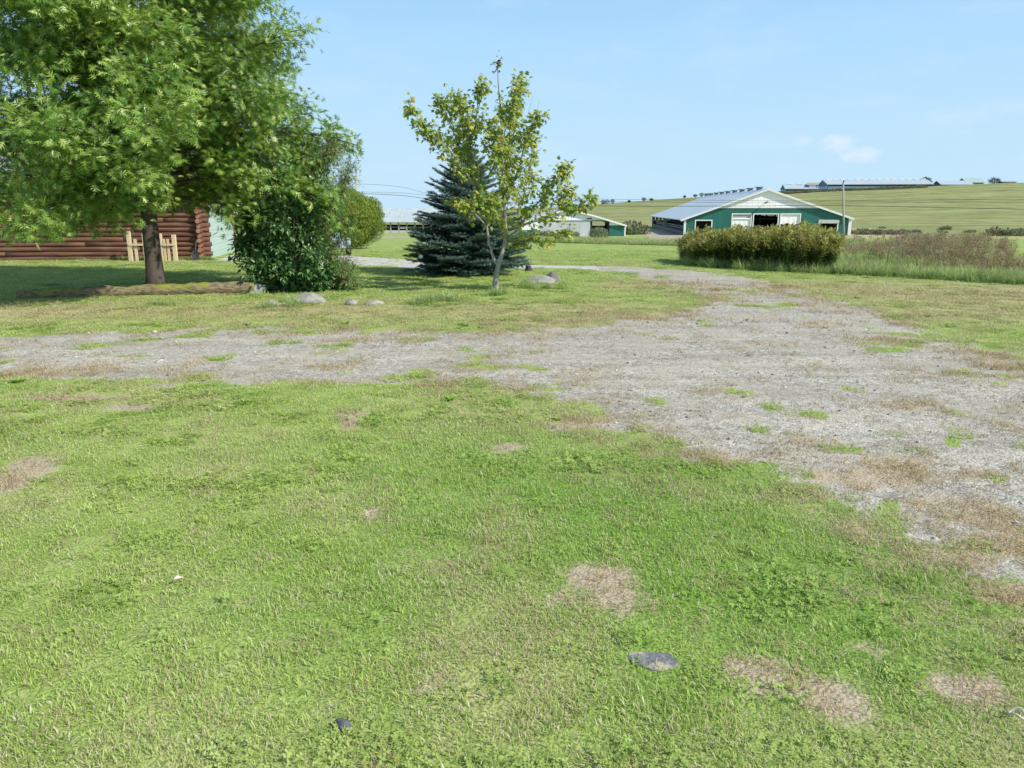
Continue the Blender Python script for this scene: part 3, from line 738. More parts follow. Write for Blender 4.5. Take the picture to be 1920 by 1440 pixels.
def maple():
    Y0 = 15.3; g = P(928, 547, Y0); bz = hz(g.x, Y0); base = (g.x, Y0, bz)
    root = empty('maple_tree', base, 0, 'slender young maple with pale bark and yellowing green leaves in front of the spruce', 'tree')
    L = [([(928, 548, 0), (930, 520, 0), (935, 495, 0), (943, 470, 0), (948, 440, .05), (946, 390, .1), (944, 330, .1), (942, 270, .1), (938, 200, .05), (934, 150, 0), (933, 116, 0)], .066, .006),
         ([(934, 500, 0), (924, 478, .02), (916, 455, .05), (912, 420, .1), (903, 370, .2), (893, 320, .25), (882, 270, .2), (876, 220, .2), (872, 180, .2)], .038, .005),
         ([(912, 425, .1), (890, 400, -.1), (872, 385, -.35), (852, 378, -.5)], .018, .004),
         ([(903, 372, .2), (880, 330, -.05), (850, 290, -.3), (820, 255, -.5), (790, 230, -.6), (770, 206, -.6)], .022, .004),
         ([(895, 330, .25), (868, 290, .5), (848, 240, .6), (832, 205, .6), (826, 188, .6)], .02, .004),
         ([(890, 300, .2), (872, 255, -.2), (858, 210, -.4), (858, 172, -.5)], .018, .004),
         ([(882, 270, .2), (893, 225, -.2), (903, 180, -.4), (906, 165, -.4)], .016, .004),
         ([(946, 385, .1), (965, 340, -.2), (978, 290, -.4), (990, 250, -.5), (1010, 214, -.6)], .024, .004),
         ([(944, 330, .1), (956, 280, .5), (968, 235, .6), (975, 190, .6), (976, 150, .6)], .018, .003),
         ([(946, 400, .1), (975, 375, .4), (992, 330, .7), (1000, 290, .8), (1000, 250, .8)], .018, .004),
         ([(942, 262, .1), (952, 230, -.4), (962, 195, -.5), (968, 172, -.5)], .013, .003),
         ([(948, 445, .05), (975, 425, -.3), (1000, 390, -.6), (1025, 360, -.8), (1045, 335, -.9), (1062, 316, -.9)], .022, .004),
         ([(944, 462, 0), (965, 455, .1), (1000, 452, .2), (1040, 448, .3), (1070, 430, .3)], .022, .004),
         ([(975, 426, -.3), (1010, 412, -.5), (1050, 395, -.6), (1085, 388, -.6), (1106, 380, -.6)], .013, .003),
         ([(1010, 400, -.5), (1040, 378, -.3), (1060, 365, -.3), (1070, 360, -.3)], .01, .003),
         ([(948, 430, .05), (930, 405, -.6), (918, 385, -.9), (905, 372, -1.0)], .014, .004),
         ([(944, 350, .1), (930, 310, -.6), (925, 270, -.9), (922, 235, -1.0)], .015, .004),
         ([(946, 380, .1), (955, 345, .9), (950, 300, 1.2), (940, 262, 1.2)], .015, .004)]
    tb = MB(); br = MB(); tips = []; Lp = []; Ld = []
    for k, (pp, r0, r1) in enumerate(L):
        pts = resample(world_pts(pp, Y0, base), len(pp) * 3)
        if k > 0: pts[1:-1] += rng.normal(0, .012, (len(pts) - 2, 3))
        rr = r0 + (r1 - r0) * (np.linspace(0, 1, len(pts)) ** .75)
        if k == 0: rr = rr * np.interp(np.arange(len(pts)), [0, 1, 3, 5], [1.45, 1.15, 1.0, 1]); tb.tube([tuple(p) for p in pts], list(rr), 10)
        else: br.tube([tuple(p) for p in pts], list(rr), 6, cap=False)
        Lg = np.linalg.norm(np.diff(pts, axis=0), axis=1).sum()
        s0 = .33 if k == 0 else (.35 if k == 1 else .12)
        nt_ = int(Lg * (21 if k > 1 else 15))
        for j in range(nt_):
            s = s0 + (1 - s0) * rng.random() ** .9; p1, d1 = along(pts, min(s, .995))
            if k == 0 and p1[2] > 3.55 and rng.random() < .8: continue
            sd = side_dir(d1, rng.uniform(.45, 1.0), rng.uniform(0, 2 * PI)); sd[2] += .25
            L2 = rng.uniform(.12, .42) * (1.1 - .5 * s)
            se = curve(p1, sd, L2, 4, .15, .2); br.tube([tuple(p) for p in se], list(np.linspace(.006, .0025, 5)), 3, cap=False)
            for q in range(int(4 + 22 * L2 * rng.uniform(.6, 1.3))):
                p2, d2 = along(se, min(rng.uniform(.2, 1), .99)); a = rng.normal(size=3) * .05
                Lp.append(p2 + a); Ld.append(d2 * .4 + norm(a[None])[0] + np.array([0, 0, -.75]))
        for q in range(int(14 * Lg * (.4 if k < 1 else 1))):
            s = s0 + (1 - s0) * rng.random(); p2, d2 = along(pts, min(s, .995)); a = rng.normal(size=3) * .05
            if k == 0 and p2[2] > 3.6 and rng.random() < .85: continue
            Lp.append(p2 + a); Ld.append(norm(a[None])[0] + np.array([0, 0, -.75]))
    # bare upright shoots
    for (a, b, c, d) in ((972, 205, 980, 160), (988, 225, 1000, 180), (1000, 235, 1012, 190), (840, 185, 838, 168), (826, 210, 822, 180)):
        q = resample(world_pts([(a, b, .2), ((a + c) / 2 - 1, (b + d) / 2, .2), (c, d, .2)], Y0, base), 5); br.tube([tuple(p) for p in q], [.004, .0035, .003, .0025, .002], 3, cap=False)
    Lp = np.array(Lp); Ld = np.array(Ld); n = len(Lp); print('maple leaves', n)
    X, Y, Z = frames(norm(Ld), np.tile([.3, -.3, .7], (n, 1)), .4)
    tb.build('trunk', M_BARK_MAPLE, root, smooth=True); br.build('limbs', M_BARK_MAPLE, root, smooth=True)
    scatter('crown', *MAPLE_LEAF, Lp, X, Y, Z, rng.uniform(.06, .115, n), M_MAPLELEAF, parent=root)
    # dark red leaves at the very tip
    m = 26; a = world_pts([(933, 118, 0)], Y0, base)[0] + rng.normal(0, 1, (m, 3)) * [.035, .035, .075]
    X, Y, Z = frames(norm(rng.normal(size=(m, 3)) + [0, 0, -.8]), np.tile([0, 0, 1.0], (m, 1)), .3)
    red = foliage('red_leaf', (.16, .05, .06), (.26, .10, .11), trans=.2)
    o = scatter('top_leaves', *MAPLE_LEAF, a, X, Y, Z, rng.uniform(.05, .09, m), red, parent=root); o['label'] = 'dark red leaves at the very top'
rng = np.random.default_rng(23)
maple()

def spruce():
    Y0 = 19.35; g = P(877, 520, Y0); bz = hz(g.x, Y0); base = (g.x, Y0, bz)
    root = empty('spruce_tree', base, 0, 'dense dark blue green spruce with branches down to the ground behind the maple', 'tree')
    H = 3.15; tk = MB(); tk.tube([(0, 0, -.05), (0, 0, 1), (0, 0, H)], [.09, .06, .012], 8); tk.build('trunk', M_BARK, root, smooth=True)
    br = MB(); Np = []; Nd = []; tips = []
    lv = 25
    for i in range(lv):
        t = i / (lv - 1); z = .10 + (H - .25) * t ** 1.0; R = np.interp(t, [0, .08, .3, .55, .8, 1], [1.50, 1.60, 1.36, 1.02, .62, .12])
        nb = int(np.interp(t, [0, 1], [19, 5])); a0 = rng.random() * 6.28
        for j in range(nb):
            az = a0 + 2 * PI * j / nb + rng.normal(0, .12); L = R * rng.uniform(.78, 1.08)
            el = np.interp(t, [0, .5, 1], [-.02, .12, .6]) + rng.normal(0, .06)
            d = np.array([math.cos(az) * math.cos(el), math.sin(az) * math.cos(el), math.sin(el)])
            pr = curve((0, 0, z + rng.normal(0, .03)), d, L, 7, .12, .05, up=.16); pr[:, 2] = np.maximum(pr[:, 2], .05)
            br.tube([tuple(p) for p in pr], list(np.linspace(.018, .004, 8)), 4, cap=False)
            ns = int(6 + 15 * L)
            for k in range(ns):
                s = .30 + .70 * (k + rng.random()) / ns; p1, d1 = along(pr, min(s, .995))
                sg = 1 if k % 2 else -1; h = np.cross(d1, UP); h /= np.linalg.norm(h) + 1e-6
                sd = d1 * .75 + h * sg * .8 + UP * rng.normal(0.02, .13); L2 = (1.12 - s) * .34 * L + .07
                Lseg = np.linalg.norm(sd); sd = sd / Lseg
                m = max(2, int(L2 / .035))
                for q in range(m):
                    Np.append(p1 + sd * L2 * (q + .5) / m); Nd.append(sd); tips.append((q + 1) / m * s ** 2)
            for q in range(int(L / .045)):
                s = .35 + .65 * rng.random(); p1, d1 = along(pr, min(s, .995)); Np.append(p1); Nd.append(d1); tips.append(s ** 3)
            for q in range(5):
                Np.append(pr[-1] - pr[-1] * 0 + d * (.02 * q - .04)); Nd.append(d + UP * .2); tips.append(1.0)
    for q in range(24): Np.append(np.array([0, 0, H - .02 * q])); Nd.append(UP + rng.normal(size=3) * .3); tips.append(.6)
    Np = np.array(Np); Nd = norm(np.array(Nd)); tips = np.clip(np.array(tips), 0, 1)
    # one needle brush = a ring of thin needles around a piece of twig
    tv = []; tf = []
    for i in range(13):
        a = i * 2.4; k = len(tv); y0 = (i / 13) * .9 - .3; c, s = math.cos(a), math.sin(a)
        tv += [(-s * .055, y0, c * .055), (s * .055, y0, -c * .055), (c * .52, y0 + .62, s * .52 + .08)]; tf.append((k, k + 1, k + 2))
    n = len(Np); print('spruce brushes', n)
    X, Y, Z = frames(Nd, np.tile([0, 0, 1.0], (n, 1)), .12)
    br.build('branches', M_BARK, root, smooth=True)
    scatter('crown', tv, tf, Np, X, Y, Z, rng.uniform(.05, .07, n), M_NEEDLE, tip=np.clip(tips * .75 + rng.normal(0, .1, n), 0, 1), parent=root)
rng = np.random.default_rng(31)
spruce()

def bush(name, gpx, Y0, label, stems, leaf, mat, size, dens, cat='shrub', twl=(.2, .55), stem_r=.02, wood=None, drop=-.3, group=None):
    g = P(gpx[0], gpx[1], Y0); bz = hz(g.x, Y0); base = (g.x, Y0, bz); root = empty(name, base, 0, label, cat, group)
    br = MB(); Lp = []; Ld = []
    for pp in stems:
        pts = resample(world_pts(pp, Y0, base), len(pp) * 3); pts[1:-1] += rng.normal(0, .02, (len(pts) - 2, 3))
        Lg = np.linalg.norm(np.diff(pts, axis=0), axis=1).sum()
        br.tube([tuple(p) for p in pts], list(np.linspace(stem_r, .004, len(pts))), 5, cap=False)
        for j in range(int(Lg * 24 * dens)):
            s = .12 + .88 * rng.random(); p1, d1 = along(pts, min(s, .995)); sd = side_dir(d1, rng.uniform(.4, 1.3), rng.uniform(0, 6.28)); L2 = rng.uniform(*twl) * (1.15 - .6 * s)
            se = curve(p1, sd, L2, 4, .2, .25); br.tube([tuple(p) for p in se], list(np.linspace(.005, .002, 5)), 3, cap=False)
            for q in range(int(6 + 42 * L2)):
                p2, d2 = along(se, min(rng.random(), .99)); a = rng.normal(size=3) * .035; Lp.append(p2 + a); Ld.append(d2 * .7 + norm(a[None])[0] + np.array([0, 0, drop]))
    Lp = np.array(Lp); Lp[:, 2] = np.maximum(Lp[:, 2], .02); Ld = np.array(Ld); n = len(Lp); print(name, n)
    X, Y, Z = frames(norm(Ld), np.tile([.2, -.3, .9], (n, 1)), .35)
    br.build('stems', wood or M_TWIG, root, smooth=True); scatter('foliage', *leaf, Lp, X, Y, Z, rng.uniform(size[0], size[1], n), mat, parent=root)
    return root

Yb = 15.5
bush('leafy_shrub', (535, 556), Yb, 'dark glossy broadleaf shrub rising beside the big boulder', [
    [(530, 556, 0), (500, 510, -.2), (470, 480, -.3), (450, 455, -.3)], [(532, 556, 0), (505, 500, 0), (480, 450, .1), (465, 415, .1)], [(534, 556, 0), (515, 490, -.3), (500, 430, -.4), (495, 385, -.4)],
    [(535, 556, 0), (530, 480, .1), (520, 410, .2), (515, 350, .2)], [(536, 556, 0), (545, 480, -.2), (548, 410, -.3), (545, 340, -.3)], [(538, 556, 0), (560, 490, .1), (575, 430, .2), (580, 370, .2)],
    [(533, 556, 0), (512, 525, -.5), (490, 505, -.7), (475, 498, -.8)], [(536, 556, 0), (550, 520, -.5), (570, 495, -.7), (590, 480, -.8)], [(536, 556, 0), (535, 500, -.6), (530, 450, -.7), (525, 420, -.7)],
    [(538, 556, 0), (565, 535, -.3), (590, 520, -.4), (610, 512, -.4)], [(532, 556, 0), (520, 530, .4), (500, 500, .6), (490, 470, .7)], [(537, 556, 0), (560, 460, .5), (570, 400, .6), (590, 330, .6)],
    [(534, 556, 0), (540, 440, .4), (550, 360, .4), (560, 300, .4)], [(530, 556, 0), (490, 470, .1), (470, 400, .2), (480, 345, .2)], [(534, 556, 0), (520, 450, -.5), (525, 380, -.6), (540, 310, -.5)], [(538, 556, 0), (575, 470, -.4), (590, 400, -.5), (600, 340, -.4)]],
     OVATE, M_DARKLEAF, (.07, .135), 1.4)
bush('narrow_leaved_shrub', (570, 552), 15.9, 'tall greyish green shrub with narrow leaves sagging towards the road', [
    [(560, 552, 0), (575, 480, 0), (590, 420, 0), (600, 360, 0), (612, 300, 0), (618, 262, 0)], [(562, 552, 0), (590, 500, -.2), (620, 470, -.3), (640, 440, -.3), (650, 415, -.3)], [(565, 552, 0), (600, 520, -.4), (640, 510, -.5), (655, 520, -.6), (660, 530, -.6)],
    [(560, 552, 0), (590, 450, .3), (620, 390, .4), (640, 350, .4), (655, 310, .4)], [(558, 552, 0), (565, 450, .4), (570, 370, .4), (570, 300, .4)], [(565, 552, 0), (610, 530, -.2), (640, 525, -.3), (655, 500, -.3)],
    [(558, 552, 0), (585, 490, .5), (605, 430, .6), (625, 400, .6)], [(562, 552, 0), (600, 500, .1), (625, 495, .1), (650, 492, .1)], [(556, 552, 0), (560, 430, -.2), (585, 340, -.3), (600, 300, -.3), (630, 290, -.3)],
    [(560, 552, 0), (580, 510, -.5), (600, 490, -.6), (615, 480, -.6)]],
     NARROW, M_WILLOW, (.08, .14), 1.7, drop=-.45)
# dead, bare branches leaning out of it
def dead():
    b = P(588, 500, 15.2); root_z = hz(b.x, 15.2); base = (b.x, 15.2, root_z); mb = MB()
    for pp, r in (([(582, 545, 0), (586, 480, 0), (592, 430, -.05), (605, 400, -.1), (625, 385, -.1)], .022), ([(592, 430, -.05), (598, 405, 0), (596, 385, 0)], .012), ([(586, 470, 0), (600, 440, .1), (622, 420, .1)], .010),
                  ([(582, 545, 0), (555, 480, -.3), (550, 440, -.4), (552, 410, -.4)], .010), ([(551, 450, -.4), (543, 425, -.4), (540, 405, -.4)], .006), ([(605, 400, -.1), (618, 378, -.1), (620, 365, -.1)], .008)):
        q = resample(world_pts(pp, 15.2, base), len(pp) * 3); mb.tube([tuple(p) for p in q], list(np.linspace(r, .004, len(q))), 5)
    o = mb.build('dead_branch', simple('dead_wood', (.36, .28, .22), .9, .25, 10), None, smooth=True, loc=base); tag(o, 'bare greyish dead stem standing in the narrow leaved shrub', 'branch')
dead()

def cedar(name, px, py, Y0, w_, h_, label, mat, n=60000, lean=0.0, cat='shrub', leafs=(.05, .09), group=None, hmul=1):
    g = P(px, py, Y0); bz = hz(g.x, Y0); root = empty(name, (g.x, Y0, bz), 0, label, cat, group)
    tk = MB(); tk.tube([(0, 0, -.05), (0, 0, h_ * .7)], [.06, .02], 6); tk.build('trunk', M_BARK, root)
    u = rng.normal(size=(n, 3)); u = norm(u); rr = rng.uniform(.70, 1.02, n)
    az = np.arctan2(u[:, 1], u[:, 0]); lump = 1 + .22 * (fbm(az * 2.2 + 9, u[:, 2] * 3.5, 1.0, int(px)) - .5) * 2 + .07 * (fbm(az * 7, u[:, 2] * 9, 1, 4) - .5) * 2
    Q = u * (rr * lump)[:, None] * [w_ / 2, w_ / 2, h_ / 2]; Q[:, 2] += h_ * .5; Q[:, 0] += lean * Q[:, 2]
    Q = Q[Q[:, 2] > .02]; n = len(Q); o = norm(Q - [0, 0, h_ * .35]); 
    X, Y, Z = frames(norm(o * .6 + UP * .9), o, .35)
    scatter('foliage', *NARROW, Q, X * 2.2, Y * 1.0, Z, rng.uniform(leafs[0], leafs[1], n) * 1.3, mat, parent=root); return root
cedar('round_shrub', 648, 467, 35, 3.45, 2.62, 'big rounded yellow green cedar shrub beyond the pale road', M_CEDAR)
# ------------------------------------------------------------------ stones and logs
import bmesh
def stone_mat(name, c1, c2, lichen=None):
    m, nt, out = material(name); p = nt.obj()
    n1 = nt.noise(5, 6, p, .65); n2 = nt.noise(40, 4, p)
    c = nt.mix(nt.ss(.3, .7, nt.math('ADD', nt.math('MULTIPLY', n1, .7), nt.math('MULTIPLY', n2, .3))), c1, c2)
    if lichen: c = nt.mix(nt.ss(.52, .62, nt.noise(9, 5, p)), c, lichen)
    principled(nt, out, c, .9, nt.bump(nt.math('ADD', n1, nt.math('MULTIPLY', n2, .3)), .6, .03), spec=.15); return m
M_ST1 = stone_mat('grey_boulder', (.20, .195, .185), (.44, .425, .40), (.34, .36, .27))
M_ST2 = stone_mat('tan_boulder', (.30, .26, .21), (.48, .43, .35), (.33, .36, .20))
M_ST3 = stone_mat('dark_boulder', (.045, .042, .05), (.11, .10, .11))
def rock(name, px, py, wpx, hpx, mat, label, seed, dscale=.7, sink=.25, group=None, angular=.35, loc=None, size=None, cat='rock'):
    if loc is None:
        g = G(px, py); D = g[1] * CP + .3; wd = wpx * D / F; h = hpx * D / F; x, y = g[0], g[1] + wd * dscale * .4
    else: x, y = loc; wd, h = size
    r = random.Random(seed); bm = bmesh.new(); bmesh.ops.create_icosphere(bm, subdivisions=4, radius=1)
    pl = [(Vector((r.uniform(-1, 1), r.uniform(-1, 1), r.uniform(-.4, 1))).normalized(), r.uniform(.68, .95)) for _ in range(12)]
    for v in bm.verts:
        c = v.co.copy()
        for n_, d in pl:
            k = c.dot(n_)
            if k > d: c -= n_ * (k - d) * (1 - angular * .3)
        f = 1 + .10 * (vnoise(c.x * 2.3 + seed, c.y * 2.3 + c.z * 1.7, seed) - .5) + .04 * (vnoise(c.x * 8 + c.z * 7, c.y * 8, seed) - .5)
        c *= float(f); v.co = Vector((c.x * wd / 2, c.y * wd * dscale / 2, c.z * h * .62 + h * (.62 - sink * .9)))
    me = bpy.data.meshes.new(name); bm.to_mesh(me); bm.free(); me.materials.append(mat); me.polygons.foreach_set('use_smooth', [True] * len(me.polygons))
    o = mk(name, me, None, (x, y, hz(x, y) - h * .12)); o.rotation_euler = (0, 0, r.uniform(-.2, .2)); return tag(o, label, cat, group)
rock('boulder', 575, 571, 66, 22, M_ST1, 'largest pale grey boulder at the foot of the leafy shrub', 3)
rock('boulder', 510, 576, 30, 15, M_ST2, 'small tan boulder half hidden in grass between the log end and the big boulder', 5)
rock('boulder', 658, 573, 28, 13, M_ST1, 'small whitish round stone, left one of the pair right of the big boulder', 8)
rock('boulder', 699, 574, 38, 13, M_ST2, 'low flat greyish stone, right one of the pair right of the big boulder', 12)
rock('boulder', 480, 557, 50, 20, M_ST1, 'pale stone with yellow lichen lying against the right end of the log', 15, loc=(P(482, 557, 14.9).x, 14.75), size=(.52, .24), dscale=.6)
rock('boulder', 838, 559, 26, 5, M_ST1, 'flat whitish stone flush in the grass left of the maple trunk', 18)
rock('boulder', 1013, 535, 58, 20, M_ST1, 'long pale low boulder in front of the round grey one', 21, dscale=.6)
rock('boulder', 1036, 529, 32, 21, stone_mat('round_boulder', (.16, .145, .14), (.30, .28, .27)), 'round darker grey boulder behind the long pale one', 25)
rock('boulder', 991, 509, 17, 13, M_ST3, 'blackish brown rock at the right edge of the spruce', 28)
rock('rock', 641, 1372, 38, 26, stone_mat('slate', (.085, .09, .11), (.17, .18, .20)), 'small dark slate coloured rock lying in the near lawn', 33, dscale=.7, sink=.3, angular=1)
# flat stone slab flush in the turf
def slab():
    g = G(1232, 1240); mb = MB(); r = random.Random(4); n = 14
    a = G(1284, 1240); b = G(1232, 1219); rx = a[0] - g[0]; ry = abs(b[1] - g[1])
    top = []; bot = []
    for i in range(n):
        t = 2 * PI * i / n; q = r.uniform(.68, 1.12); top.append((math.cos(t) * rx * q, math.sin(t) * ry * q, .005)); bot.append((math.cos(t) * rx * q * 1.03, math.sin(t) * ry * q * 1.03, -.03))
    mb.add(top + bot, [tuple(range(n))] + [(i + n, (i + 1) % n + n, (i + 1) % n, i) for i in range(n)])
    o = mb.build('stone_slab', stone_mat('slab', (.14, .145, .15), (.28, .28, .28), (.48, .42, .31)), None, loc=(g[0], g[1], hz(*g))); o.rotation_euler = (0, 0, -.15)
    tag(o, 'flat dark grey stone slab set flush in the near lawn', 'stone slab')
slab()
def scrap():
    g = G(334, 1098); mb = MB(); mb.add([(-.02, 0, .0), (.018, .01, .0), (.025, .0, .018), (-.016, -.008, .022), (0, .012, .026)], [(0, 1, 2, 3), (3, 2, 4)])
    o = mb.build('leaf_scrap', simple('pale_scrap', (.62, .52, .42), .8), None, loc=(g[0], g[1], hz(*g) + .02)); o.rotation_euler = (.3, 0, .4); tag(o, 'pale curled dry leaf lying on the lawn at left', 'dry leaf')
    g = G(1906, 1350); mb = MB(); mb.tube([(math.cos(t) * .022 * (1 + .1 * math.sin(3 * t)), math.sin(t) * .022, .012 + .008 * math.sin(2 * t)) for t in np.linspace(0, 5.4, 16)], .003, 6)
    o = mb.build('wire_loop', simple('pale_string', (.62, .56, .52), .8), None, loc=(g[0], g[1], hz(*g) + .012), smooth=True); tag(o, 'small pale curl of string on the bare ground at the right edge', 'string')
scrap()

def log():
    m, nt, out = material('mossy_log'); p = nt.obj()
    n1 = nt.noise(3.5, 5, p, .6); n2 = nt.noise(26, 4, nt.mapping(p, (.3, 1, 1)))
    c = nt.mix(nt.ss(.3, .7, n2), (.13, .10, .065), (.30, .24, .15))
    sp = nt.new('ShaderNodeSeparateXYZ'); nt.link(nt.new('ShaderNodeNewGeometry').outputs['Normal'], sp.inputs[0])
    mo = nt.math('MULTIPLY', nt.ss(.46, .62, n1), nt.ss(-.1, .7, sp.outputs[2]))
    c = nt.mix(mo, c, nt.mix(n2, (.14, .16, .03), (.36, .36, .07)))
    principled(nt, out, c, .95, nt.bump(nt.math('ADD', n1, nt.math('MULTIPLY', n2, .6)), .8, .04), spec=.08)
    pp = [(36, 575), (120, 570), (200, 566), (300, 561), (400, 558), (480, 556)]
    ys = [14.0, 14.15, 14.3, 14.5, 14.65, 14.75]; pts = []; b = None
    for (a, c_), Y in zip(pp, ys):
        q = P(a, c_, Y); z = hz(q.x, Y)
        if b is None: b = (q.x, Y, z)
        pts.append((q.x - b[0], Y - b[1], z - b[2] + .065))
    q = resample(np.array(pts), 40); rad = np.interp(np.arange(40), [0, 20, 39], [.085, .11, .145]) * (1 + .06 * rng.normal(size=40)); q[:, 2] += .0 + rad - .10 + rng.normal(0, .006, 40)
    mb = MB(); mb.tube([tuple(v) for v in q], list(rad), 14)
    o = mb.build('fallen_log', m, None, smooth=True, loc=b); tag(o, 'long mossy log lying in the grass in front of the oak', 'log')
log()

# ------------------------------------------------------------------ log cabin and garage
def logmat():
    m, nt, out = material('stained_logs'); p = nt.obj()
    g_ = nt.noise(9, 5, nt.mapping(p, (.12, 1, 1.6))); n2 = nt.noise(1.2, 3, p)
    c = nt.mix(nt.ss(.3, .7, g_), (.10, .045, .03), (.22, .105, .07)); c = nt.mix(nt.math('MULTIPLY', nt.ss(.5, .7, n2), .5), c, (.22, .15, .12))
    principled(nt, out, c, .75, nt.bump(g_, .5, .02), spec=.25); return m
M_LOG = logmat(); M_LOGEND = simple('log_end', (.40, .20, .12), .85, .2, 20); M_CHINK = simple('cabin_chinking', (.06, .04, .035), .9)
M_SHING = simple('grey_shingles', (.24, .24, .25), .9, .25, 14, bump=.4)
M_FASCIA = simple('red_fascia', (.32, .10, .07), .7)
m, nt, out = material('mint_siding'); p = nt.obj(); sp = nt.new('ShaderNodeSeparateXYZ'); nt.link(p, sp.inputs[0])
fr = nt.math('FRACT', nt.math('MULTIPLY', sp.outputs[2], 4.2)); c = nt.mix(nt.ss(.0, .12, fr), (.26, .36, .31), (.44, .55, .50)); principled(nt, out, c, .6); M_MINT = m
def cabin():
    Y0 = 24.9; c = P(388, 490, Y0); bx = c.x; z = hz(bx, Y0) - .03; root = empty('log_cabin', (bx, Y0, z), math.radians(4), 'low reddish brown log cabin with crossed corner log ends behind the oak', 'cabin')
    mb = MB(); L = 15.0; lh = .152; nL = 17
    mb.box(-L, -.02, .07, .13, 0, nL * lh); mb.build('core_wall', M_CHINK, root)
    wl = MB(); ends = MB(); ec = MB()
    for i in range(nL):
        zc = lh * (i + .5); cut = [-L] + sorted(rng.uniform(-L + 1, -.6, 3)) + [.14 + (.05 if i % 2 else .0)]
        for a, b in zip(cut[:-1], cut[1:]):
            n = 8; xs = np.linspace(a + .004, b, n); wl.tube([(x, 0 + rng.normal(0, .004), zc + rng.normal(0, .004)) for x in xs], [.080 * (1 + .03 * rng.normal()) for _ in xs], 10)
        wl2 = .0
    for i in range(nL):
        zc = lh * (i + .0) + .04; wl.tube([(-.10, -.28 + (.06 if i % 2 else 0), zc), (-.10, .3, zc)], [.085, .08], 10)
        ec.tube([(-.10, -.287 + (.06 if i % 2 else 0), zc), (-.10, -.282 + (.06 if i % 2 else 0), zc)], [.07, .07], 10)
    wl.build('log_wall', M_LOG, root, smooth=True); ec.build('log_ends', M_LOGEND, root)
    rf = MB(); e = nL * lh + .05
    rf.add([(-L - .3, -.6, e - .1), (.5, -.6, e - .1), (.5, 3.2, e + 2.0), (-L - .3, 3.2, e + 2.0), (-L - .3, -.6, e - .18), (.5, -.6, e - .18), (.5, 3.2, e + 1.92), (-L - .3, 3.2, e + 1.92)],
           [(0, 1, 2, 3), (7, 6, 5, 4), (0, 4, 5, 1), (1, 5, 6, 2), (3, 7, 4, 0)])
    rf.add([(-L - .3, 3.2, e + 2.0), (.5, 3.2, e + 2.0), (.5, 7, e - .1), (-L - .3, 7, e - .1)], [(0, 1, 2, 3)])
    rf.build('roof', M_SHING, root)
    fa = MB(); fa.add([(.503, -.62, e - .07), (.503, 3.2, e + 2.05), (.503, 3.2, e + 1.88), (.503, -.62, e - .24), (.53, -.62, e - .07), (.53, 3.2, e + 2.05), (.53, 3.2, e + 1.88), (.53, -.62, e - .24)],
                      [(0, 1, 2, 3), (7, 6, 5, 4), (0, 4, 5, 1), (3, 2, 6, 7), (0, 3, 7, 4)])
    fa.box(-L - .3, .5, -.63, -.605, e - .22, e - .07); fa.build('fascia', M_FASCIA, root)
    gb = MB(); gb.add([(-.05, 0, e - .1), (-.05, 6.1, e - .1), (-.05, 3.1, e + 1.8)], [(0, 1, 2)]); gb.build('gable', M_MINT, root)
cabin()
M_PINE = simple('fresh_pine', (.66, .53, .34), .7, .1, 6, stretch=(1, 1, .2))
def pine_frame():
    Y0 = 24.1; a = P(244, 490, Y0); b = P(331, 490, Y0); z = hz(a.x, Y0) - .02; root = empty('timber_frame', (a.x, Y0, z), 0, 'pale unfinished pine frame of posts and rail standing against the cabin wall', 'wooden frame')
    W = b.x - a.x; S = W / (331 - 244)
    for px, w_, h_ in ((245, 7, 56), (274, 7, 52), (303, 7, 52), (329, 7, 50)):
        mb = MB(); x = (px - 244) * S; mb.box(x - w_ * S / 2, x + w_ * S / 2, 0, .09, 0, h_ * S); mb.build('post', M_PINE, root, bevel=.006)
    for px, w_, h_ in ((256, 5.5, 42), (310, 4, 42), (317, 4.5, 42), (287, 4, 42)):
        mb = MB(); x = (px - 244) * S; mb.box(x - w_ * S / 2, x + w_ * S / 2, .03, .06, 0, h_ * S); mb.build('slat', M_PINE, root, bevel=.003)
    mb = MB(); mb.box(0, W, -.022, -.002, 30 * S, 33.5 * S); mb.build('rail', M_PINE, root)
pine_frame()
def shovel():
    g = P(366, 489, 24.3); z = hz(g.x, 24.3); mb = MB(); mb.tube([(0, 0, .25), (.02, .12, .62)], .016, 8); 
    root = empty('shovel', (g.x, 24.35, z), 0, 'dark shovel leaning on the cabin logs beside the corner', 'shovel'); mb.build('handle', simple('dark_handle', (.09, .08, .085), .6), root, smooth=True)
    mb = MB(); mb.add([(-.1, -.02, 0), (.1, -.02, 0), (.11, .0, .28), (.03, .02, .33), (-.03, .02, .33), (-.11, .0, .28), (0, -.05, -.04), (0, .03, .15)], [(0, 6, 7), (6, 1, 7), (1, 2, 7), (2, 3, 7), (3, 4, 7), (4, 5, 7), (5, 0, 7)])
    o = mb.build('blade', simple('dark_steel', (.10, .10, .11), .4, metal=.6), root)
shovel()
def garage():
    a = P(394, 488, 25.3); b = P(441, 474, 30.5); a2 = np.array([a.x, 25.3]); b2 = np.array([b.x, 30.5]); z = hz(*a2) - .05
    d = b2 - a2; L = np.linalg.norm(d); ang = math.atan2(d[1], d[0]); root = empty('garage', (a.x, 25.3, z), ang, 'mint green sided garage wall behind the cabin corner', 'garage')
    mb = MB(); mb.box(0, L, 0, .15, 0, 2.5); mb.build('wall', M_MINT, root)
    mb = MB(); mb.box(L - .02, L + .22, -.04, .2, 0, 2.5); mb.build('corner_post', M_LOG, root, bevel=.01)
    mb = MB(); mb.prism([(.3, 2.5), (L + .5, 2.5), (L + .5, 2.62), (.3, 2.62)], -.3, .6); mb.build('roof', M_SHING, root)
garage()
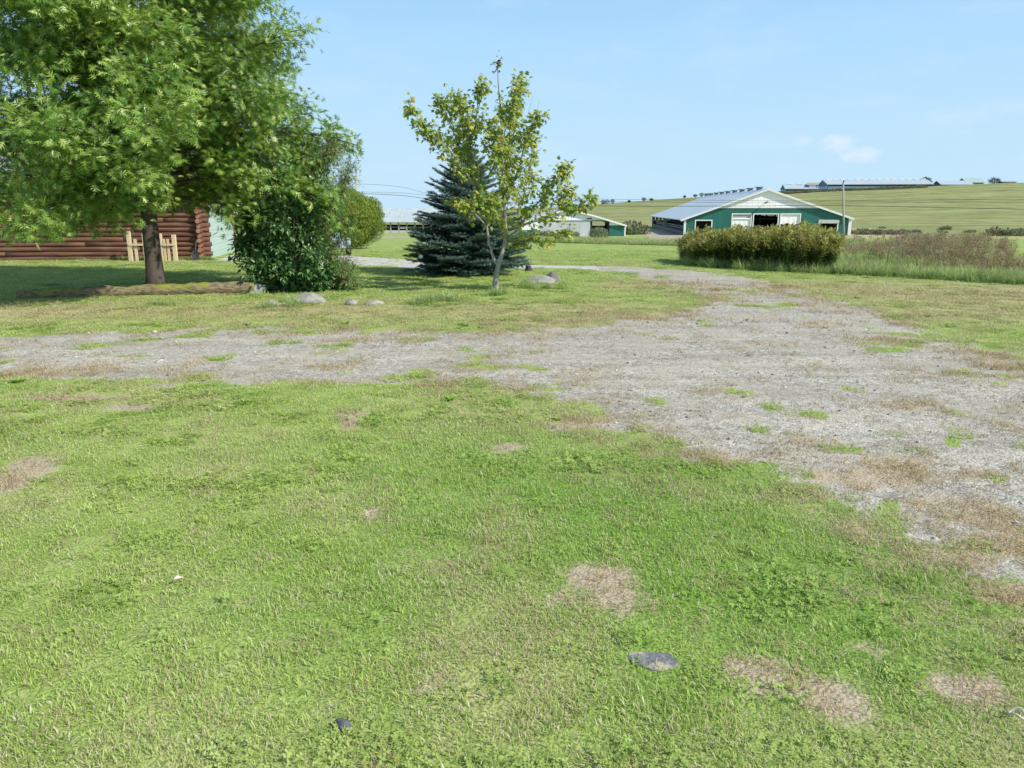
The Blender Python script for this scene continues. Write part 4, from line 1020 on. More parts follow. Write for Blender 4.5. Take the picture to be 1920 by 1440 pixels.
def ball():
    g = P(789, 481, 18.6); root = empty('garden_light', (g.x, 18.6, hz(g.x, 18.6)), 0, 'small white globe on a thin stake at the left edge of the spruce', 'garden light')
    h = g.z - hz(g.x, 18.6); mb = MB(); mb.tube([(0, 0, 0), (0, 0, h - .04)], .008, 6); mb.build('stake', simple('dark_stake', (.1, .1, .1), .5), root)
    me = bpy.data.meshes.new('globe'); bm = bmesh.new(); bmesh.ops.create_uvsphere(bm, u_segments=16, v_segments=10, radius=.055); bm.to_mesh(me); bm.free(); me.polygons.foreach_set('use_smooth', [True] * len(me.polygons)); me.materials.append(simple('white_globe', (.85, .85, .85), .3, .02)); mk('globe', me, root, (0, 0, h))
ball()

# ------------------------------------------------------------------ small utility buggy
def buggy():
    Y0 = 27.4; g = P(638, 479.5, Y0); z = hz(g.x, Y0); root = empty('utility_buggy', (g.x, Y0, z), math.radians(14), 'small grey four wheeled farm buggy standing at the far edge of the pale road', 'buggy')
    body = simple('grey_blue_plastic', (.33, .37, .42), .5, .12, 4); dark = simple('tyre_rubber', (.035, .035, .04), .9); glass = simple('teal_screen', (.20, .42, .44), .15, .05, spec=.7)
    chrome = simple('lamp_lens', (.05, .05, .055), .15, spec=.8); wh = simple('lamp_rim', (.8, .8, .82), .3)
    W = .40; mb = MB()
    # front fairing: sloping hood with fenders
    mb.add([(-W * .62, -.02, .24), (W * .62, -.02, .24), (W * .70, .0, .46), (-W * .70, .0, .46), (W * .60, .20, .62), (-W * .60, .20, .62), (W * .6, .6, .62), (-W * .6, .6, .62), (W * .55, .6, .2), (-W * .55, .6, .2)],
           [(0, 1, 2, 3), (3, 2, 4, 5), (5, 4, 6, 7), (1, 8, 6, 4, 2), (0, 3, 5, 7, 9), (9, 7, 6, 8), (0, 9, 8, 1)])
    mb.build('body', body, root, bevel=.02)
    for sg in (-1, 1):
        mb = MB(); pts = []
        for i in range(9):
            t = PI * (i / 8); pts.append((math.cos(t) * .24, .36 + math.sin(t) * .24))
        vs = []
        for (y_, z_) in pts: vs += [(sg * W * .62, y_ + .15, z_), (sg * W * .95, y_ + .15, z_ - .02)]
        mb.add(vs, [(2 * i, 2 * i + 1, 2 * i + 3, 2 * i + 2) for i in range(8)]); o = mb.build('fender', body, root, smooth=True); s = o.modifiers.new('solid', 'SOLIDIFY'); s.thickness = .025
        mb = MB(); mb.tube([(sg * W * .52, -.045, .44), (sg * W * .52, -.0, .44)], [.05, .05], 14); hl = mb.build('headlight', wh, root); mb = MB(); mb.tube([(sg * W * .52, -.052, .44), (sg * W * .52, -.046, .44)], [.036, .036], 14); mb.build('lens', chrome, hl)
        for yy in (.16, .98):
            mb = MB(); cx = sg * W * .78; prof = [(-.075, .11), (-.085, .15), (-.06, .185), (0, .19), (.06, .185), (.085, .15), (.075, .11)]
            mb.tube([(cx + a, yy, .19) for a, r in prof], [r for a, r in prof], 20); wl = mb.build('wheel', dark, root, smooth=True)
            mb = MB(); mb.tube([(cx - .08, yy, .19), (cx + .08, yy, .19)], [.09, .09], 14); mb.build('rim', simple('steel_rim', (.5, .5, .52), .4, metal=.7), wl)
    mb = MB(); mb.add([(-.15, .30, .62), (.12, .30, .62), (.09, .36, .80), (-.12, .36, .80)], [(0, 1, 2, 3)]); o = mb.build('windshield', glass, root); s = o.modifiers.new('solid', 'SOLIDIFY'); s.thickness = .012
    mb = MB(); mb.tube([(-.30, .42, .74), (-.1, .38, .68), (.1, .38, .68), (.30, .42, .74)], .016, 8); mb.build('handlebar', dark, root, smooth=True)
    mb = MB(); mb.box(-.15, .15, .55, 1.0, .50, .66); mb.build('seat', dark, root, bevel=.04)
    mb = MB(); mb.box(-.32, .32, .95, 1.25, .42, .60); mb.build('rear_box', body, root, bevel=.02)
    mb = MB(); mb.box(-.2, .2, -.05, -.022, .25, .31); mb.build('bumper', simple('light_bumper', (.55, .58, .55), .5), root)
buggy()
# ------------------------------------------------------------------ farm buildings
def onplane(o, ang, px, py, depth=0.0):
    """point of the facade plane seen at a photo pixel -> local x, height over the origin"""
    u = np.array([math.cos(ang), math.sin(ang)]); v = np.array([-math.sin(ang), math.cos(ang)]); q = np.array([o[0], o[1]]) + v * depth
    d = ray(px, py); t = (q @ v) / (d[:2] @ v); w_ = d[:2] * t - q
    return float(w_ @ u), float(EYE + d[2] * t - o[2])
def metal(name, col, rib=.3, axis_='x', rough=.45, var=.08, spec=.4):
    m, nt, out = material(name); p = nt.obj(); sp = nt.new('ShaderNodeSeparateXYZ'); nt.link(p, sp.inputs[0])
    s = sp.outputs[{'x': 0, 'y': 1, 'z': 2}[axis_]]
    fr = nt.math('ABSOLUTE', nt.math('SUBTRACT', nt.math('FRACT', nt.math('DIVIDE', s, rib)), .5))
    k = nt.mr(nt.ss(.40, .5, fr), 0, 1, 1.0, .92); n = nt.noise(.7, 4, nt.mapping(p, (1, 1, .35)))
    c = nt.mix(1.0, col, nt.math('MULTIPLY', k, nt.mr(n, .3, .7, 1 - var, 1 + var)), 'MULTIPLY')
    principled(nt, out, c, rough, nt.bump(nt.ss(.35, .5, fr), .4, .03), spec=spec); return m
M_GREENM = metal('green_metal_siding', (.022, .135, .112), .75); M_WHITEM = metal('white_metal_siding', (.96, .92, .95), .75, var=.02)
M_ROOFM = metal('blue_grey_metal_roof', (.52, .59, .64), .9, 'y', rough=.5, spec=.35); M_TRIM = simple('white_trim', (.78, .78, .77), .5, .04)
M_DARK = simple('barn_interior', (.045, .04, .05), .95, .3, 2); M_CURT = simple('white_curtain', (.93, .92, .93), .7, .06, 1.5); M_WOODG = simple('grey_timber', (.34, .31, .27), .9, .2, 5)  # interior colour is kept dark to paint in the shade inside the barns
M_GALV = simple('galvanised_rail', (.42, .44, .47), .4, .1, 5, metal=.4)

def slabs(xs_top, openings, z0=0):
    """front wall as slabs around its openings; xs_top: list of (x, ztop)"""
    X = sorted(set([a for a, b in xs_top] + [o[0] for o in openings] + [o[1] for o in openings])); tx = [a for a, b in xs_top]; tz = [b for a, b in xs_top]
    out_ = []
    for a, b in zip(X[:-1], X[1:]):
        if b - a < 1e-4: continue
        m = (a + b) / 2; za, zb = np.interp(a, tx, tz), np.interp(b, tx, tz); ops = [o for o in openings if o[0] < m < o[1]]
        if not ops: out_.append([(a, z0), (b, z0), (b, zb), (a, za)])
        else:
            o = ops[0]
            if o[2] > z0 + .01: out_.append([(a, z0), (b, z0), (b, o[2]), (a, o[2])])
            out_.append([(a, o[3]), (b, o[3]), (b, zb), (a, za)])
    return out_

def green_barn():
    Y0 = 107.0; ang = -math.radians(5.86); c = P(1283, 441, Y0); o = (c.x, Y0, hz(c.x, Y0) + .0)
    root = empty('dairy_barn', o, ang, 'big green metal barn with white gable, blue grey roof and open doors', 'barn')
    f = lambda px, py: onplane(o, ang, px, py)
    x1 = f(1590, 441)[0]; top = [(0, f(1283, 409.5)[1]), (f(1338, 389)[0], f(1338, 390)[1]), (f(1535, 388)[0], f(1535, 389)[1]), (x1, f(1590, 408)[1])]
    kz = (top[1][1] + top[2][1]) / 2; top[1] = (top[1][0], kz); top[2] = (top[2][0], kz)
    ops = []
    for a, b, t in ((1305, 1334, 414), (1374, 1408, 402), (1414, 1459, 402), (1465, 1500, 402), (1537, 1570, 419)):
        ops.append((f(a, t)[0], f(b, t)[0], 0 if a != 1537 else 0, f((a + b) / 2, t)[1]))
    mb = MB()
    for pl in slabs(top, ops, -.1): mb.prism(pl, 0, .18)
    mb.build('front_wall', M_GREENM, root)
    pk = f(1440, 353.5); mb = MB(); mb.prism([(top[1][0] + .1, kz + .02), (top[2][0] - .1, kz + .02), (pk[0], pk[1] - .08)], -.03, .15); mb.build('gable', M_WHITEM, root)
    mb = MB(); mb.box(top[1][0], top[2][0], -.07, -.032, kz - .05, kz + .10); mb.build('gable_trim', M_TRIM, root)
    D = 58.0; eL = f(1276, 411.5); eR = f(1600, 409)
    for nm_, e in (('roof', eL), ('roof', eR)):
        mb = MB(); a = (e[0], e[1]); b = pk
        if e is eL: mb.prism([a, b, (b[0], b[1] - .12), (a[0], a[1] - .12)], -.35, D)
        else: mb.prism([b, a, (a[0], a[1] - .12), (b[0], b[1] - .12)], -.35, D)
        r_ = mb.build(nm_, M_ROOFM, root)
        mb = MB(); pts = [a, b, (b[0], b[1] - .26), (a[0], a[1] - .26)] if e is eL else [b, a, (a[0], a[1] - .26), (b[0], b[1] - .26)]
        mb.prism(pts, -.41, -.355); mb.build('fascia', M_TRIM, r_)
    for k in range(9):
        v = 5 + k * 6.4; mb = MB(); mb.box(pk[0] - .3, pk[0] + .3, v, v + 1.1, pk[1] - .1, pk[1] + .27); mb.box(pk[0] - .5, pk[0] + .5, v - .2, v + 1.3, pk[1] + .29, pk[1] + .38); mb.build('roof_vent', simple('vent_metal', (.18, .21, .25), .6), root)
    # openings trimmed in white
    for i, (a, b, z0, z1) in enumerate(ops):
        mb = MB(); t = .14; mb.box(a - t, a, -.05, .2, 0, z1 + t); mb.box(b, b + t, -.05, .2, 0, z1 + t); mb.box(a, b, -.05, .2, z1, z1 + t); fr = mb.build('door_frame', M_TRIM, root)
        if i in (1, 3):
            zb = f(1390, 431)[1] if i == 1 else f(1480, 419)[1]; z2 = f(1390, 410)[1] if i == 1 else z1
            mb = MB(); n = 12
            for q in range(n):
                xa = a + (b - a) * q / n; xb = a + (b - a) * (q + 1) / n; w1 = .02 * math.sin(q * 1.9); w2 = .02 * math.sin((q + 1) * 1.9); sg = .35 * (q / n) if i == 3 else 0
                mb.add([(xa, .12 + w1, zb - .12 * math.sin(q) + sg * -.6), (xb, .12 + w2, zb - .12 * math.sin(q + 1) + sg * -.6), (xb, .1 + w2 * .3, z2), (xa, .1 + w1 * .3, z2)], [(0, 1, 2, 3)])
            mb.build('curtain', M_CURT, fr)
            if i == 1:
                mb = MB(); mb.box(a, b, .08, .12, z2 + .02, z1); mb.build('door_header', simple('weathered_panel', (.42, .40, .38), .8, .25, 4), fr)
                mb = MB(); mb.tube([(a, .05, z2), (b, .05, z2)], .09, 8); mb.build('curtain_roller', M_CURT, fr)
        if i == 4:
            mb = MB(); mb.box(a - .2, b + .2, -.16, -.06, z1 + .05, f(1553, 412)[1]); mb.build('awning', simple('pale_awning', (.50, .52, .52), .7), fr)
    mb = MB(); mb.box(-.12, .16, -.06, .24, 0, top[0][1]); mb.build('corner_trim', M_TRIM, root)
    mb = MB(); mb.box(x1 - .10, x1 + .30, -.1, .24, 0, top[3][1] - .05); mb.build('corner_trim', M_TRIM, root)
    mb = MB(); mb.box(x1 - .05, x1 + .1, .25, D, 0, top[3][1] - .2); mb.build('side_wall', M_WHITEM, root)
    mb = MB()
    for q in range(30):
        xa = q * x1 / 30; mb.box(xa, xa + x1 / 30 * (.72 if q % 7 < 4 else 1), D - .3, D - .15, 1.3, np.interp(xa, [0, pk[0], x1], [2.2, pk[1] - .5, 2.2]))
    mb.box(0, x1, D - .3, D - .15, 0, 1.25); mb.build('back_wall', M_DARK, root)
    # stalls: posts and rails inside, open left side
    for v in (28.0, 30.5, 57.0):
        mb = MB(); mb.box(-.1, .18, v, v + .28, 0, 2.3); mb.build('side_post', M_WOODG, root)
    mb = MB(); mb.box(-.02, .1, .4, D, -.05, .5); mb.build('curb', simple('stained_concrete', (.20, .20, .18), .9, .3), root)
    mb = MB()
    for zz in (.75, 1.05): mb.tube([(.6, .6, zz), (.6, D, zz)], .05, 5)
    for v in np.arange(2, D, 2.6): mb.tube([(.6, v, 0), (.9, v, 1.1)], .045, 5)
    mb.build('stall_rails', M_GALV, root)
    mb = MB()
    for xx in (x1 * .3, x1 * .5, x1 * .72):
        for v in np.arange(4, D - 2, 6.0): mb.box(xx - .1, xx + .1, v, v + .2, 0, np.interp(xx, [0, pk[0], x1], [2.2, pk[1] - .4, 2.3]))
    for v in np.arange(3, D, 9.0): mb.box(1, x1 - 1, v, v + .15, 2.1, 2.3)
    mb.build('inner_posts', M_DARK, root)
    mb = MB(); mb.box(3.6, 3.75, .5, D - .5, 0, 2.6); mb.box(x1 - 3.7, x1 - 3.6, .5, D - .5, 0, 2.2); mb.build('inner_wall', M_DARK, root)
    mb = MB()
    for q in range(6): xa = ops[2][0] + .8 + q * .35; mb.tube([(xa, 2.5, 0), (xa, 2.5, 1.2)], .03, 5)
    mb.tube([(ops[2][0] - 1, 2.5, 1.1), (ops[4][1], 2.5, 1.1)], .045, 5); mb.tube([(ops[2][0] - 1, 2.5, .7), (ops[4][1], 2.5, .7)], .045, 5); mb.build('gate_rails', simple('rusty_rail', (.16, .12, .11), .7), root)
    # yard light on the gable
    a = f(1432, 382); b = f(1436, 378.5); mb = MB(); mb.tube([(a[0], -.05, a[1]), (a[0] + .1, -.4, a[1] + .12)], .03, 6); mb.tube([(a[0] + .05, -.35, a[1] + .05), (b[0] + .1, -.95, b[1] + .05)], [.09, .15], 8); mb.build('yard_light', simple('lamp_grey', (.30, .31, .32), .5), root)
    # floor of packed earth
    mb = MB(); mb.box(.1, x1 - .1, .2, D - .3, -.3, .015); mb.build('floor', simple('packed_earth', (.16, .13, .11), .95, .3), root)
    # bucket by the left corner
    q = P(1289, 440, 105.6); mb = MB(); mb.tube([(0, 0, 0), (0, 0, .34)], [.26, .3], 12); b_ = mb.build('white_bucket', M_CURT, None, loc=(q.x, 105.6, hz(q.x, 105.6))); tag(b_, 'small white tub on the ground at the left corner of the green barn', 'tub')
green_barn()

def shed():
    Y0 = 92.0; ang = math.radians(2.2); c = P(966, 443.5, Y0); o = (c.x, Y0, hz(c.x, Y0)); root = empty('machine_shed', o, ang, 'low white shed with green end panels and an open bay behind the maple', 'shed')
    f = lambda px, py: onplane(o, ang, px, py)
    x1 = f(1171, 443)[0]; top = [(0, f(966, 421)[1]), (f(1018, 404)[0], f(1018, 404.5)[1]), (f(1064, 392)[0], f(1064, 393)[1]), (f(1112, 403)[0], f(1112, 404.5)[1]), (x1, f(1171, 421.5)[1])]
    gz = f(1155, 422.5)[1]; ob = (f(1107, 415)[0], f(1143, 415)[0], 0, f(1125, 415)[1])
    A = f(1012, 430)[0]; B = ob[0]; C_ = ob[1]; g2 = f(1000, 431)[1]
    hi = MB()
    for pl in slabs(top, [(0, A, -.1, g2), (A, B, -.1, f(1090, 416)[1]), (B, C_, -.1, ob[3]), (C_, x1, -.1, gz)], f(1090, 440)[1] * 0 + -.1):
        if pl[0][1] > 0: hi.prism(pl, 0, .12)
    hi.build('upper_wall', M_WHITEM, root)
    mb = MB(); mb.box(C_ + .02, x1, .01, .11, -.1, gz - .01); mb.build('green_panel', M_GREENM, root)
    mb = MB(); mb.box(0, A, .01, .11, -.1, g2 - .01); mb.build('green_panel', metal('teal_panel', (.03, .25, .25), .5), root)
    md = metal('weathered_white_door', (.52, .54, .56), .35, var=.2); mb = MB(); mb.box(A + .02, B - .02, -.05, .05, -.05, f(1090, 416.5)[1]); mb.build('sliding_door', md, root)
    mb = MB(); mb.box(A, C_ + .2, -.09, -.02, ob[3] + .0, ob[3] + .12); mb.build('door_track', simple('dark_track', (.16, .16, .17), .6), root)
    mb = MB(); mb.box(f(1100, 408)[0], f(1110, 408)[0], -.04, -.005, f(1100, 411)[1], f(1100, 409)[1]); mb.build('vent_slot', M_DARK, root)
    D = 13.0; ov = f(1175, 422); ol = f(962, 422); rp = [(ol[0], ol[1]), (top[1][0], top[1][1] + .1), (top[2][0], top[2][1] + .1), (top[3][0], top[3][1] + .1), (ov[0], ov[1])]
    mb = MB(); mr_ = metal('galvanised_roof', (.50, .54, .58), .8, 'y')
    for a, b in zip(rp[:-1], rp[1:]): mb.prism([a, b, (b[0], b[1] - .07), (a[0], a[1] - .07)], -.3, D)
    r_ = mb.build('roof', mr_, root); mb = MB()
    for a, b in zip(rp[:-1], rp[1:]): mb.prism([a, b, (b[0], b[1] - .2), (a[0], a[1] - .2)], -.35, -.305)
    mb.build('fascia', M_TRIM, r_)
    mb = MB(); mb.box(x1 - .02, x1 + .1, .0, D, -.1, ov[1] - .2); mb.build('side_wall', M_WHITEM, root)
    mb = MB(); mb.box(-.1, .02, .12, D, -.1, ol[1] - .2); mb.build('side_wall', M_WHITEM, root)
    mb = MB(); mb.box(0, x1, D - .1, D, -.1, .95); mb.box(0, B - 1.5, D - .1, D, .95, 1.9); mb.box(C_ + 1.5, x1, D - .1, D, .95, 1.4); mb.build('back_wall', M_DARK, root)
    
    for pa, pb in ((B - .02, B + .25), (C_ - .2, C_ + .02)): mb = MB(); mb.box(pa, pb, .15, .4, 0, ob[3]); mb.build('bay_post', M_DARK, root)
    # implement parked inside the bay
    mb = MB(); mid = (B + C_) / 2
    mb.box(B + .3, C_ - .3, 3, 5, .3, .75); mb.tube([(B + .5, 2.2, .9), (C_ - .4, 2.6, .4)], .06, 6); mb.tube([(B + .4, 2.4, .35), (C_ - .5, 2.2, 1.0)], .05, 6)
    for q in range(5): mb.tube([(B + .5 + q * .4, 2.1, .1), (B + .7 + q * .4, 2.4, .85)], .035, 5)
    im = mb.build('hay_rake', simple('rusty_dark_iron', (.08, .065, .07), .7), None, loc=o); im.rotation_euler = (0, 0, ang); tag(im, 'dark farm implement parked in the open bay of the white shed', 'farm implement')
shed()

def long_barn():
    Y0 = 122.0; c = P(672, 437, Y0); z = hz(c.x, Y0); o = (c.x, Y0, z); root = empty('open_barn', o, 0, 'long open sided barn with pale roof and posts, left of the spruce', 'barn')
    f = lambda px, py: onplane(o, 0, px, py); x1 = f(905, 437)[0]; e = f(750, 416)[1]; rz_ = f(750, 391.5)[1]
    mb = MB(); mb.add([(-.4, -.5, e), (x1, -.5, e), (x1, 6.5, rz_), (-.4, 6.5, rz_), (x1, 13.5, e), (-.4, 13.5, e)], [(0, 1, 2, 3), (3, 2, 4, 5)])
    r_ = mb.build('roof', metal('pale_green_roof', (.46, .52, .53), .9, 'x', rough=.6), root); s = r_.modifiers.new('solid', 'SOLIDIFY'); s.thickness = .1
    n = 9; mv = simple('ridge_vent_metal', (.6, .62, .62), .5)
    for q in range(n): xa = x1 * (q + .5) / n; mb = MB(); mb.box(xa, xa + .9, 6.2, 6.8, rz_ - .1, rz_ + .14); mb.build('ridge_vent', mv, root)
    for q in range(14):
        xa = f(702 + q * 15.2, 430)[0]; mb = MB(); mb.box(xa - .1, xa + .1, 0, .2, 0, e - .02); mb.build('post', M_WOODG, root)
    mb = MB(); mb.box(0, x1, .02, .12, -.2, f(750, 432)[1]); mb.build('low_wall', simple('pale_curb', (.50, .50, .47), .9), root)
    mb = MB(); mb.box(0, x1, 7, 7.15, 0, e * .62); mb.box(0, x1, 13.2, 13.3, 0, 1.0); mb.build('inner_wall', M_DARK, root)
    for q, (a, b) in enumerate(((748, 762), (770, 777), (812, 824))): mb = MB(); mb.box(f(a, 430)[0], f(b, 430)[0], .3, .35, f(750, 429)[1], f(750, 425)[1]); mb.build('feed_panel', M_CURT, root)
    mb = MB(); mb.tube([(0, .25, .85), (x1, .25, .85)], .05, 5); mb.build('rail', M_GALV, root)
    mb = MB(); mb.box(0, x1, .4, 12, -.2, .02); mb.build('floor', simple('dark_floor', (.12, .11, .10), .95), root)
long_barn()

def far_barn(name, px0, pxl, pyr, pye, pyb, Y0, ang, L, Wd, wall, roof, label, vents=0, door=None, dome=None):
    """gable end near the camera at local x=0, long side along local x"""
    c = P(px0, pyb, Y0); z = min(hz(c.x, Y0), hz(c.x + L * math.cos(ang), Y0 + L * math.sin(ang))) ; o = (c.x, Y0, c.z); root = empty(name, o, ang, label, 'barn' if L > 10 else 'shed', 'barns along the hilltop')
    S = Y0 * .99 / F; e = (pyb - pye) * S; r = (pyb - pyr) * S
    mb = MB(); mb.add([(0, 0, -1.5), (0, Wd, -1.5), (0, Wd, e), (0, Wd / 2, r), (0, 0, e), (L, 0, -1.5), (L, Wd, -1.5), (L, Wd, e), (L, Wd / 2, r), (L, 0, e)],
                      [(0, 4, 3, 2, 1), (5, 6, 7, 8, 9), (0, 5, 9, 4), (1, 2, 7, 6)]); mb.build('wall', wall, root)
    mb = MB(); s = (r - e) / (Wd / 2); ov = .5
    mb.add([(-ov, -ov, e - s * ov + .1), (L + ov, -ov, e - s * ov + .1), (L + ov, Wd / 2, r + .1), (-ov, Wd / 2, r + .1), (L + ov, Wd + ov, e - s * ov + .1), (-ov, Wd + ov, e - s * ov + .1)], [(0, 1, 2, 3), (3, 2, 4, 5)])
    rf = mb.build('roof', roof, root); q = rf.modifiers.new('solid', 'SOLIDIFY'); q.thickness = .25
    if vents:
        for k in range(vents):
            xa = L * (k + .3) / vents; mb = MB(); mb.box(xa, xa + L / vents * .55, Wd / 2 - .5, Wd / 2 + .5, r + .1, r + .62); mb.build('ridge_vent', M_VENTW, root)
    if door:
        mb = MB(); mb.box(door[0], door[1], -.08, -.02, .0, door[2]); mb.build('door', M_CURT, root)
    if dome == 'open':
        for k in range(4): mb = MB(); mb.box(-.12, -.03, Wd * (.08 + .23 * k), Wd * (.08 + .23 * k) + Wd * .15, .0, e * .55); mb.build('gable_opening', M_CURT, root)
        mb = MB(); mb.box(0, L, -.08, -.02, e - .9, e - .1); mb.build('opening_shade', M_DARK, root)  # solid dark strip on the wall, shade of an open side put into its colour
    return root
M_VENTW = simple('white_vent', (.85, .86, .87), .5, .03); M_BLUEW = simple('hazy_blue_wall', (.20, .27, .35), .8, .1, .4); M_PALER = simple('hazy_metal_roof', (.42, .49, .53), .55, .05, .2)  # blue wall and metal roof colours have distance haze painted in
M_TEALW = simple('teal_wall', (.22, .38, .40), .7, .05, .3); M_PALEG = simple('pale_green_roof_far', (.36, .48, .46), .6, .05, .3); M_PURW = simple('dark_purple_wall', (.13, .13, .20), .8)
far_barn('far_barn', 1473, 0, 346, 354, 358, 424, -.15, 16, 13, M_BLUEW, M_PALER, 'small pale roofed open barn furthest left on the hilltop', vents=3, dome='open')
far_barn('far_shed', 1514, 0, 343, 347, 355, 424, -.35, 5, 8, M_BLUEW, simple('tan_roof', (.36, .36, .32), .8), 'narrow tan roofed shed between the two open barns on the hilltop', door=(.8, 4.2, 2.4))
far_barn('far_barn', 1552, 0, 337.5, 346, 354, 424, -.10, 54, 18, M_BLUEW, M_PALER, 'longest barn on the hilltop with a row of white ridge vents', vents=14, dome='open')
far_barn('far_barn', 1765, 0, 339, 346, 349.5, 428, -.12, 16, 12, M_PURW, M_PALER, 'barn with a dark gable just right of the round tree')
far_barn('far_barn', 1811, 0, 334, 342, 347.5, 430, -.12, 9, 10, M_TEALW, M_PALEG, 'teal walled barn with pale green roof left of the broad tree')
far_barn('far_shed', 1879, 0, 340, 341.5, 347, 432, 0.02, 7.5, 4, M_PURW, simple('grey_roof_far', (.30, .31, .31), .8), 'low dark shed furthest right on the hilltop')

M_FAR = foliage('far_foliage', (.045, .075, .07), (.085, .12, .10), trans=.1, rough=.9, spec=.05)  # dark blue-green leaves with distance haze put into the colour
M_FARG = foliage('far_green', (.07, .11, .05), (.13, .17, .09), trans=.15, rough=.9, spec=.05)
def far_tree(px, pyb, wpx, hpx, label, mat=M_FAR, Y0=432, n=900, group=None):
    S = Y0 / F; cx = P(px, 360, Y0).x; z = hz(cx, Y0) if not pyb else P(px, pyb, Y0).z; h = hpx * S; w_ = wpx * S
    root = empty('tree', (cx, Y0, z), 0, label, 'tree', group); tk = MB(); tk.tube([(0, 0, -.5), (0, 0, h * .5)], [.25, .12], 6); tk.build('trunk', M_BARK, root)
    u = norm(rng.normal(size=(n, 3))); az = np.arctan2(u[:, 1], u[:, 0]); l = 1 + .35 * (fbm(az * 1.6 + px, u[:, 2] * 2.2, 1, int(px)) - .5) * 2
    Q = u * (rng.uniform(.45, 1, n) * l)[:, None] * [w_ / 2, w_ / 2, h / 2]; Q[:, 2] += h * .55
    X, Y, Z = frames(u + UP, u, .6); scatter('crown', *OVATE, Q, X, Y, Z, rng.uniform(.35, .7, n) * max(.6, h / 6), mat, parent=root)
far_tree(1733, 352, 21, 18, 'round dark tree standing at the right end of the longest hilltop barn', n=1600)
far_tree(1862, 347, 23, 12.5, 'broad low tree between the teal barn and the low shed on the hilltop', n=1400)
for a, b, h, l in ((1108, 9, 9, 'leftmost small tree on the skyline above the white shed'), (1131, 9, 8, 'left half of the joined tree pair on the skyline'), (1139, 10, 8, 'right half of the joined tree pair on the skyline'),
                   (1149, 8, 8, 'rounded skyline tree just right of the joined pair'), (1180, 6, 4, 'low skyline bush halfway between the joined pair and the dark tree'), (1208, 9, 7, 'dark tree alone on the skyline before the green barn'),
                   (1222, 8, 4, 'low bush right beside the dark skyline tree'), (1284, 5, 4, 'tiny bush on the skyline above the left end of the barn roof'), (1304, 8, 5, 'first bush of the short row meeting the barn roof'), (1316, 10, 7, 'tallest bush of the short row meeting the barn roof'), (1326, 9, 6, 'last bush of the short row meeting the barn roof')):
    far_tree(a, 0, b, h, l, n=350, group='small trees on the skyline')

# ------------------------------------------------------------------ poles and wires
def pole(px, pyt, pyb, Y0, label, r=.06, arm=True):
    g = P(px, pyb, Y0); t = P(px, pyt, Y0); z = hz(g.x, Y0); root = empty('utility_pole', (g.x, Y0, z), 0, label, 'utility pole', 'utility poles'); H = t.z - z
    mb = MB(); dx = t.x - g.x; mb.tube([(-dx * .2 / H, 0, -.2), (dx, 0, H)], [r * 1.1, r * .85], 10); mb.build('shaft', simple('weathered_pole', (.40, .37, .33), .9, .15, 4, stretch=(1, 1, .2)), root, smooth=True)
    mb = MB(); mb.tube([(dx, -r, H - .02), (dx, -r * 1.5, H + .12)], [.03, .045], 8); mb.build('insulator', M_DARK, root)
    mb = MB(); mb.box(dx - .02, dx + .02, -r * 1.4, -r * .9, H - .35, H - .1); mb.build('bracket', M_GALV, root)
pole(1581, 342, 466, 52, 'weathered grey wooden pole standing in the weeds in front of the green barn', .062)
pole(668, 322, 450, 60, 'thin grey pole half hidden behind the shrub and the cedar', .06)
M_WIRE = simple('black_wire', (.03, .03, .035), .6)
for nm_, pp, r in (('upper', [(200, 350, 75), (668, 345, 60), (820, 364, 58.5), (1060, 372, 56), (1400, 376, 53.5), (1581, 376, 52), (2100, 372, 48)], .010),
                ('middle', [(200, 362, 75), (668, 360, 60), (820, 367, 58.5), (1060, 376, 56), (1400, 380, 53.5), (1581, 378.5, 52), (2100, 380, 48)], .009),
                ('lower', [(200, 352, 75), (668, 362.5, 60), (820, 373, 58.5), (1110, 385.5, 55.5), (1400, 386.3, 53.5), (1581, 385.5, 52), (2100, 396, 48)], .016)):
    mb = MB(); q = resample(np.array([list(P(*a)) for a in pp]), 60); mb.tube([tuple(v) for v in q], r, 5)
    o = mb.build('power_line', M_WIRE, None); tag(o, {'upper': 'uppermost thin wire of the three strung between the poles', 'middle': 'middle wire of the three strung between the poles', 'lower': 'lowest and thickest dark wire strung between the poles'}[nm_], 'wire', 'overhead wires')

# ------------------------------------------------------------------ tall vegetation
M_TALLG = None
def inst_foliage(name, c1, c2, ctip, trans=.3):
    m, nt, out = material(name); r = nt.attr('rnd'); v = nt.attr('vary', 'INSTANCER'); tp = nt.attr('tip'); b_ = nt.attr('brown', 'INSTANCER')
    c = nt.mix(nt.math('ADD', nt.math('MULTIPLY', r, .5), nt.math('MULTIPLY', v, .5)), c1, c2); c = nt.mix(nt.math('MULTIPLY', tp, 1.0), c, ctip)
    c = nt.mix(b_, c, nt.mix(r, (.24, .14, .09), (.46, .31, .21)))
    b = nt.new('ShaderNodeBsdfPrincipled'); nt.link(c, b.inputs['Base Color']); b.inputs['Roughness'].default_value = .6; b.inputs['Specular IOR Level'].default_value = .2
    t = nt.new('ShaderNodeBsdfTranslucent'); nt.link(c, t.inputs[0]); mx = nt.new('ShaderNodeMixShader'); mx.inputs[0].default_value = trans
    nt.link(b.outputs[0], mx.inputs[1]); nt.link(t.outputs[0], mx.inputs[2]); nt.link(mx.outputs[0], out.inputs[0]); return m
M_GOLD = inst_foliage('goldenrod_leaf', (.12, .20, .045), (.33, .41, .10), (.48, .45, .14))
M_LONG = inst_foliage('long_grass', (.17, .32, .08), (.36, .52, .15), (.46, .52, .22))
M_SEED = inst_foliage('seeding_weed', (.18, .25, .07), (.32, .37, .14), (.42, .33, .22))

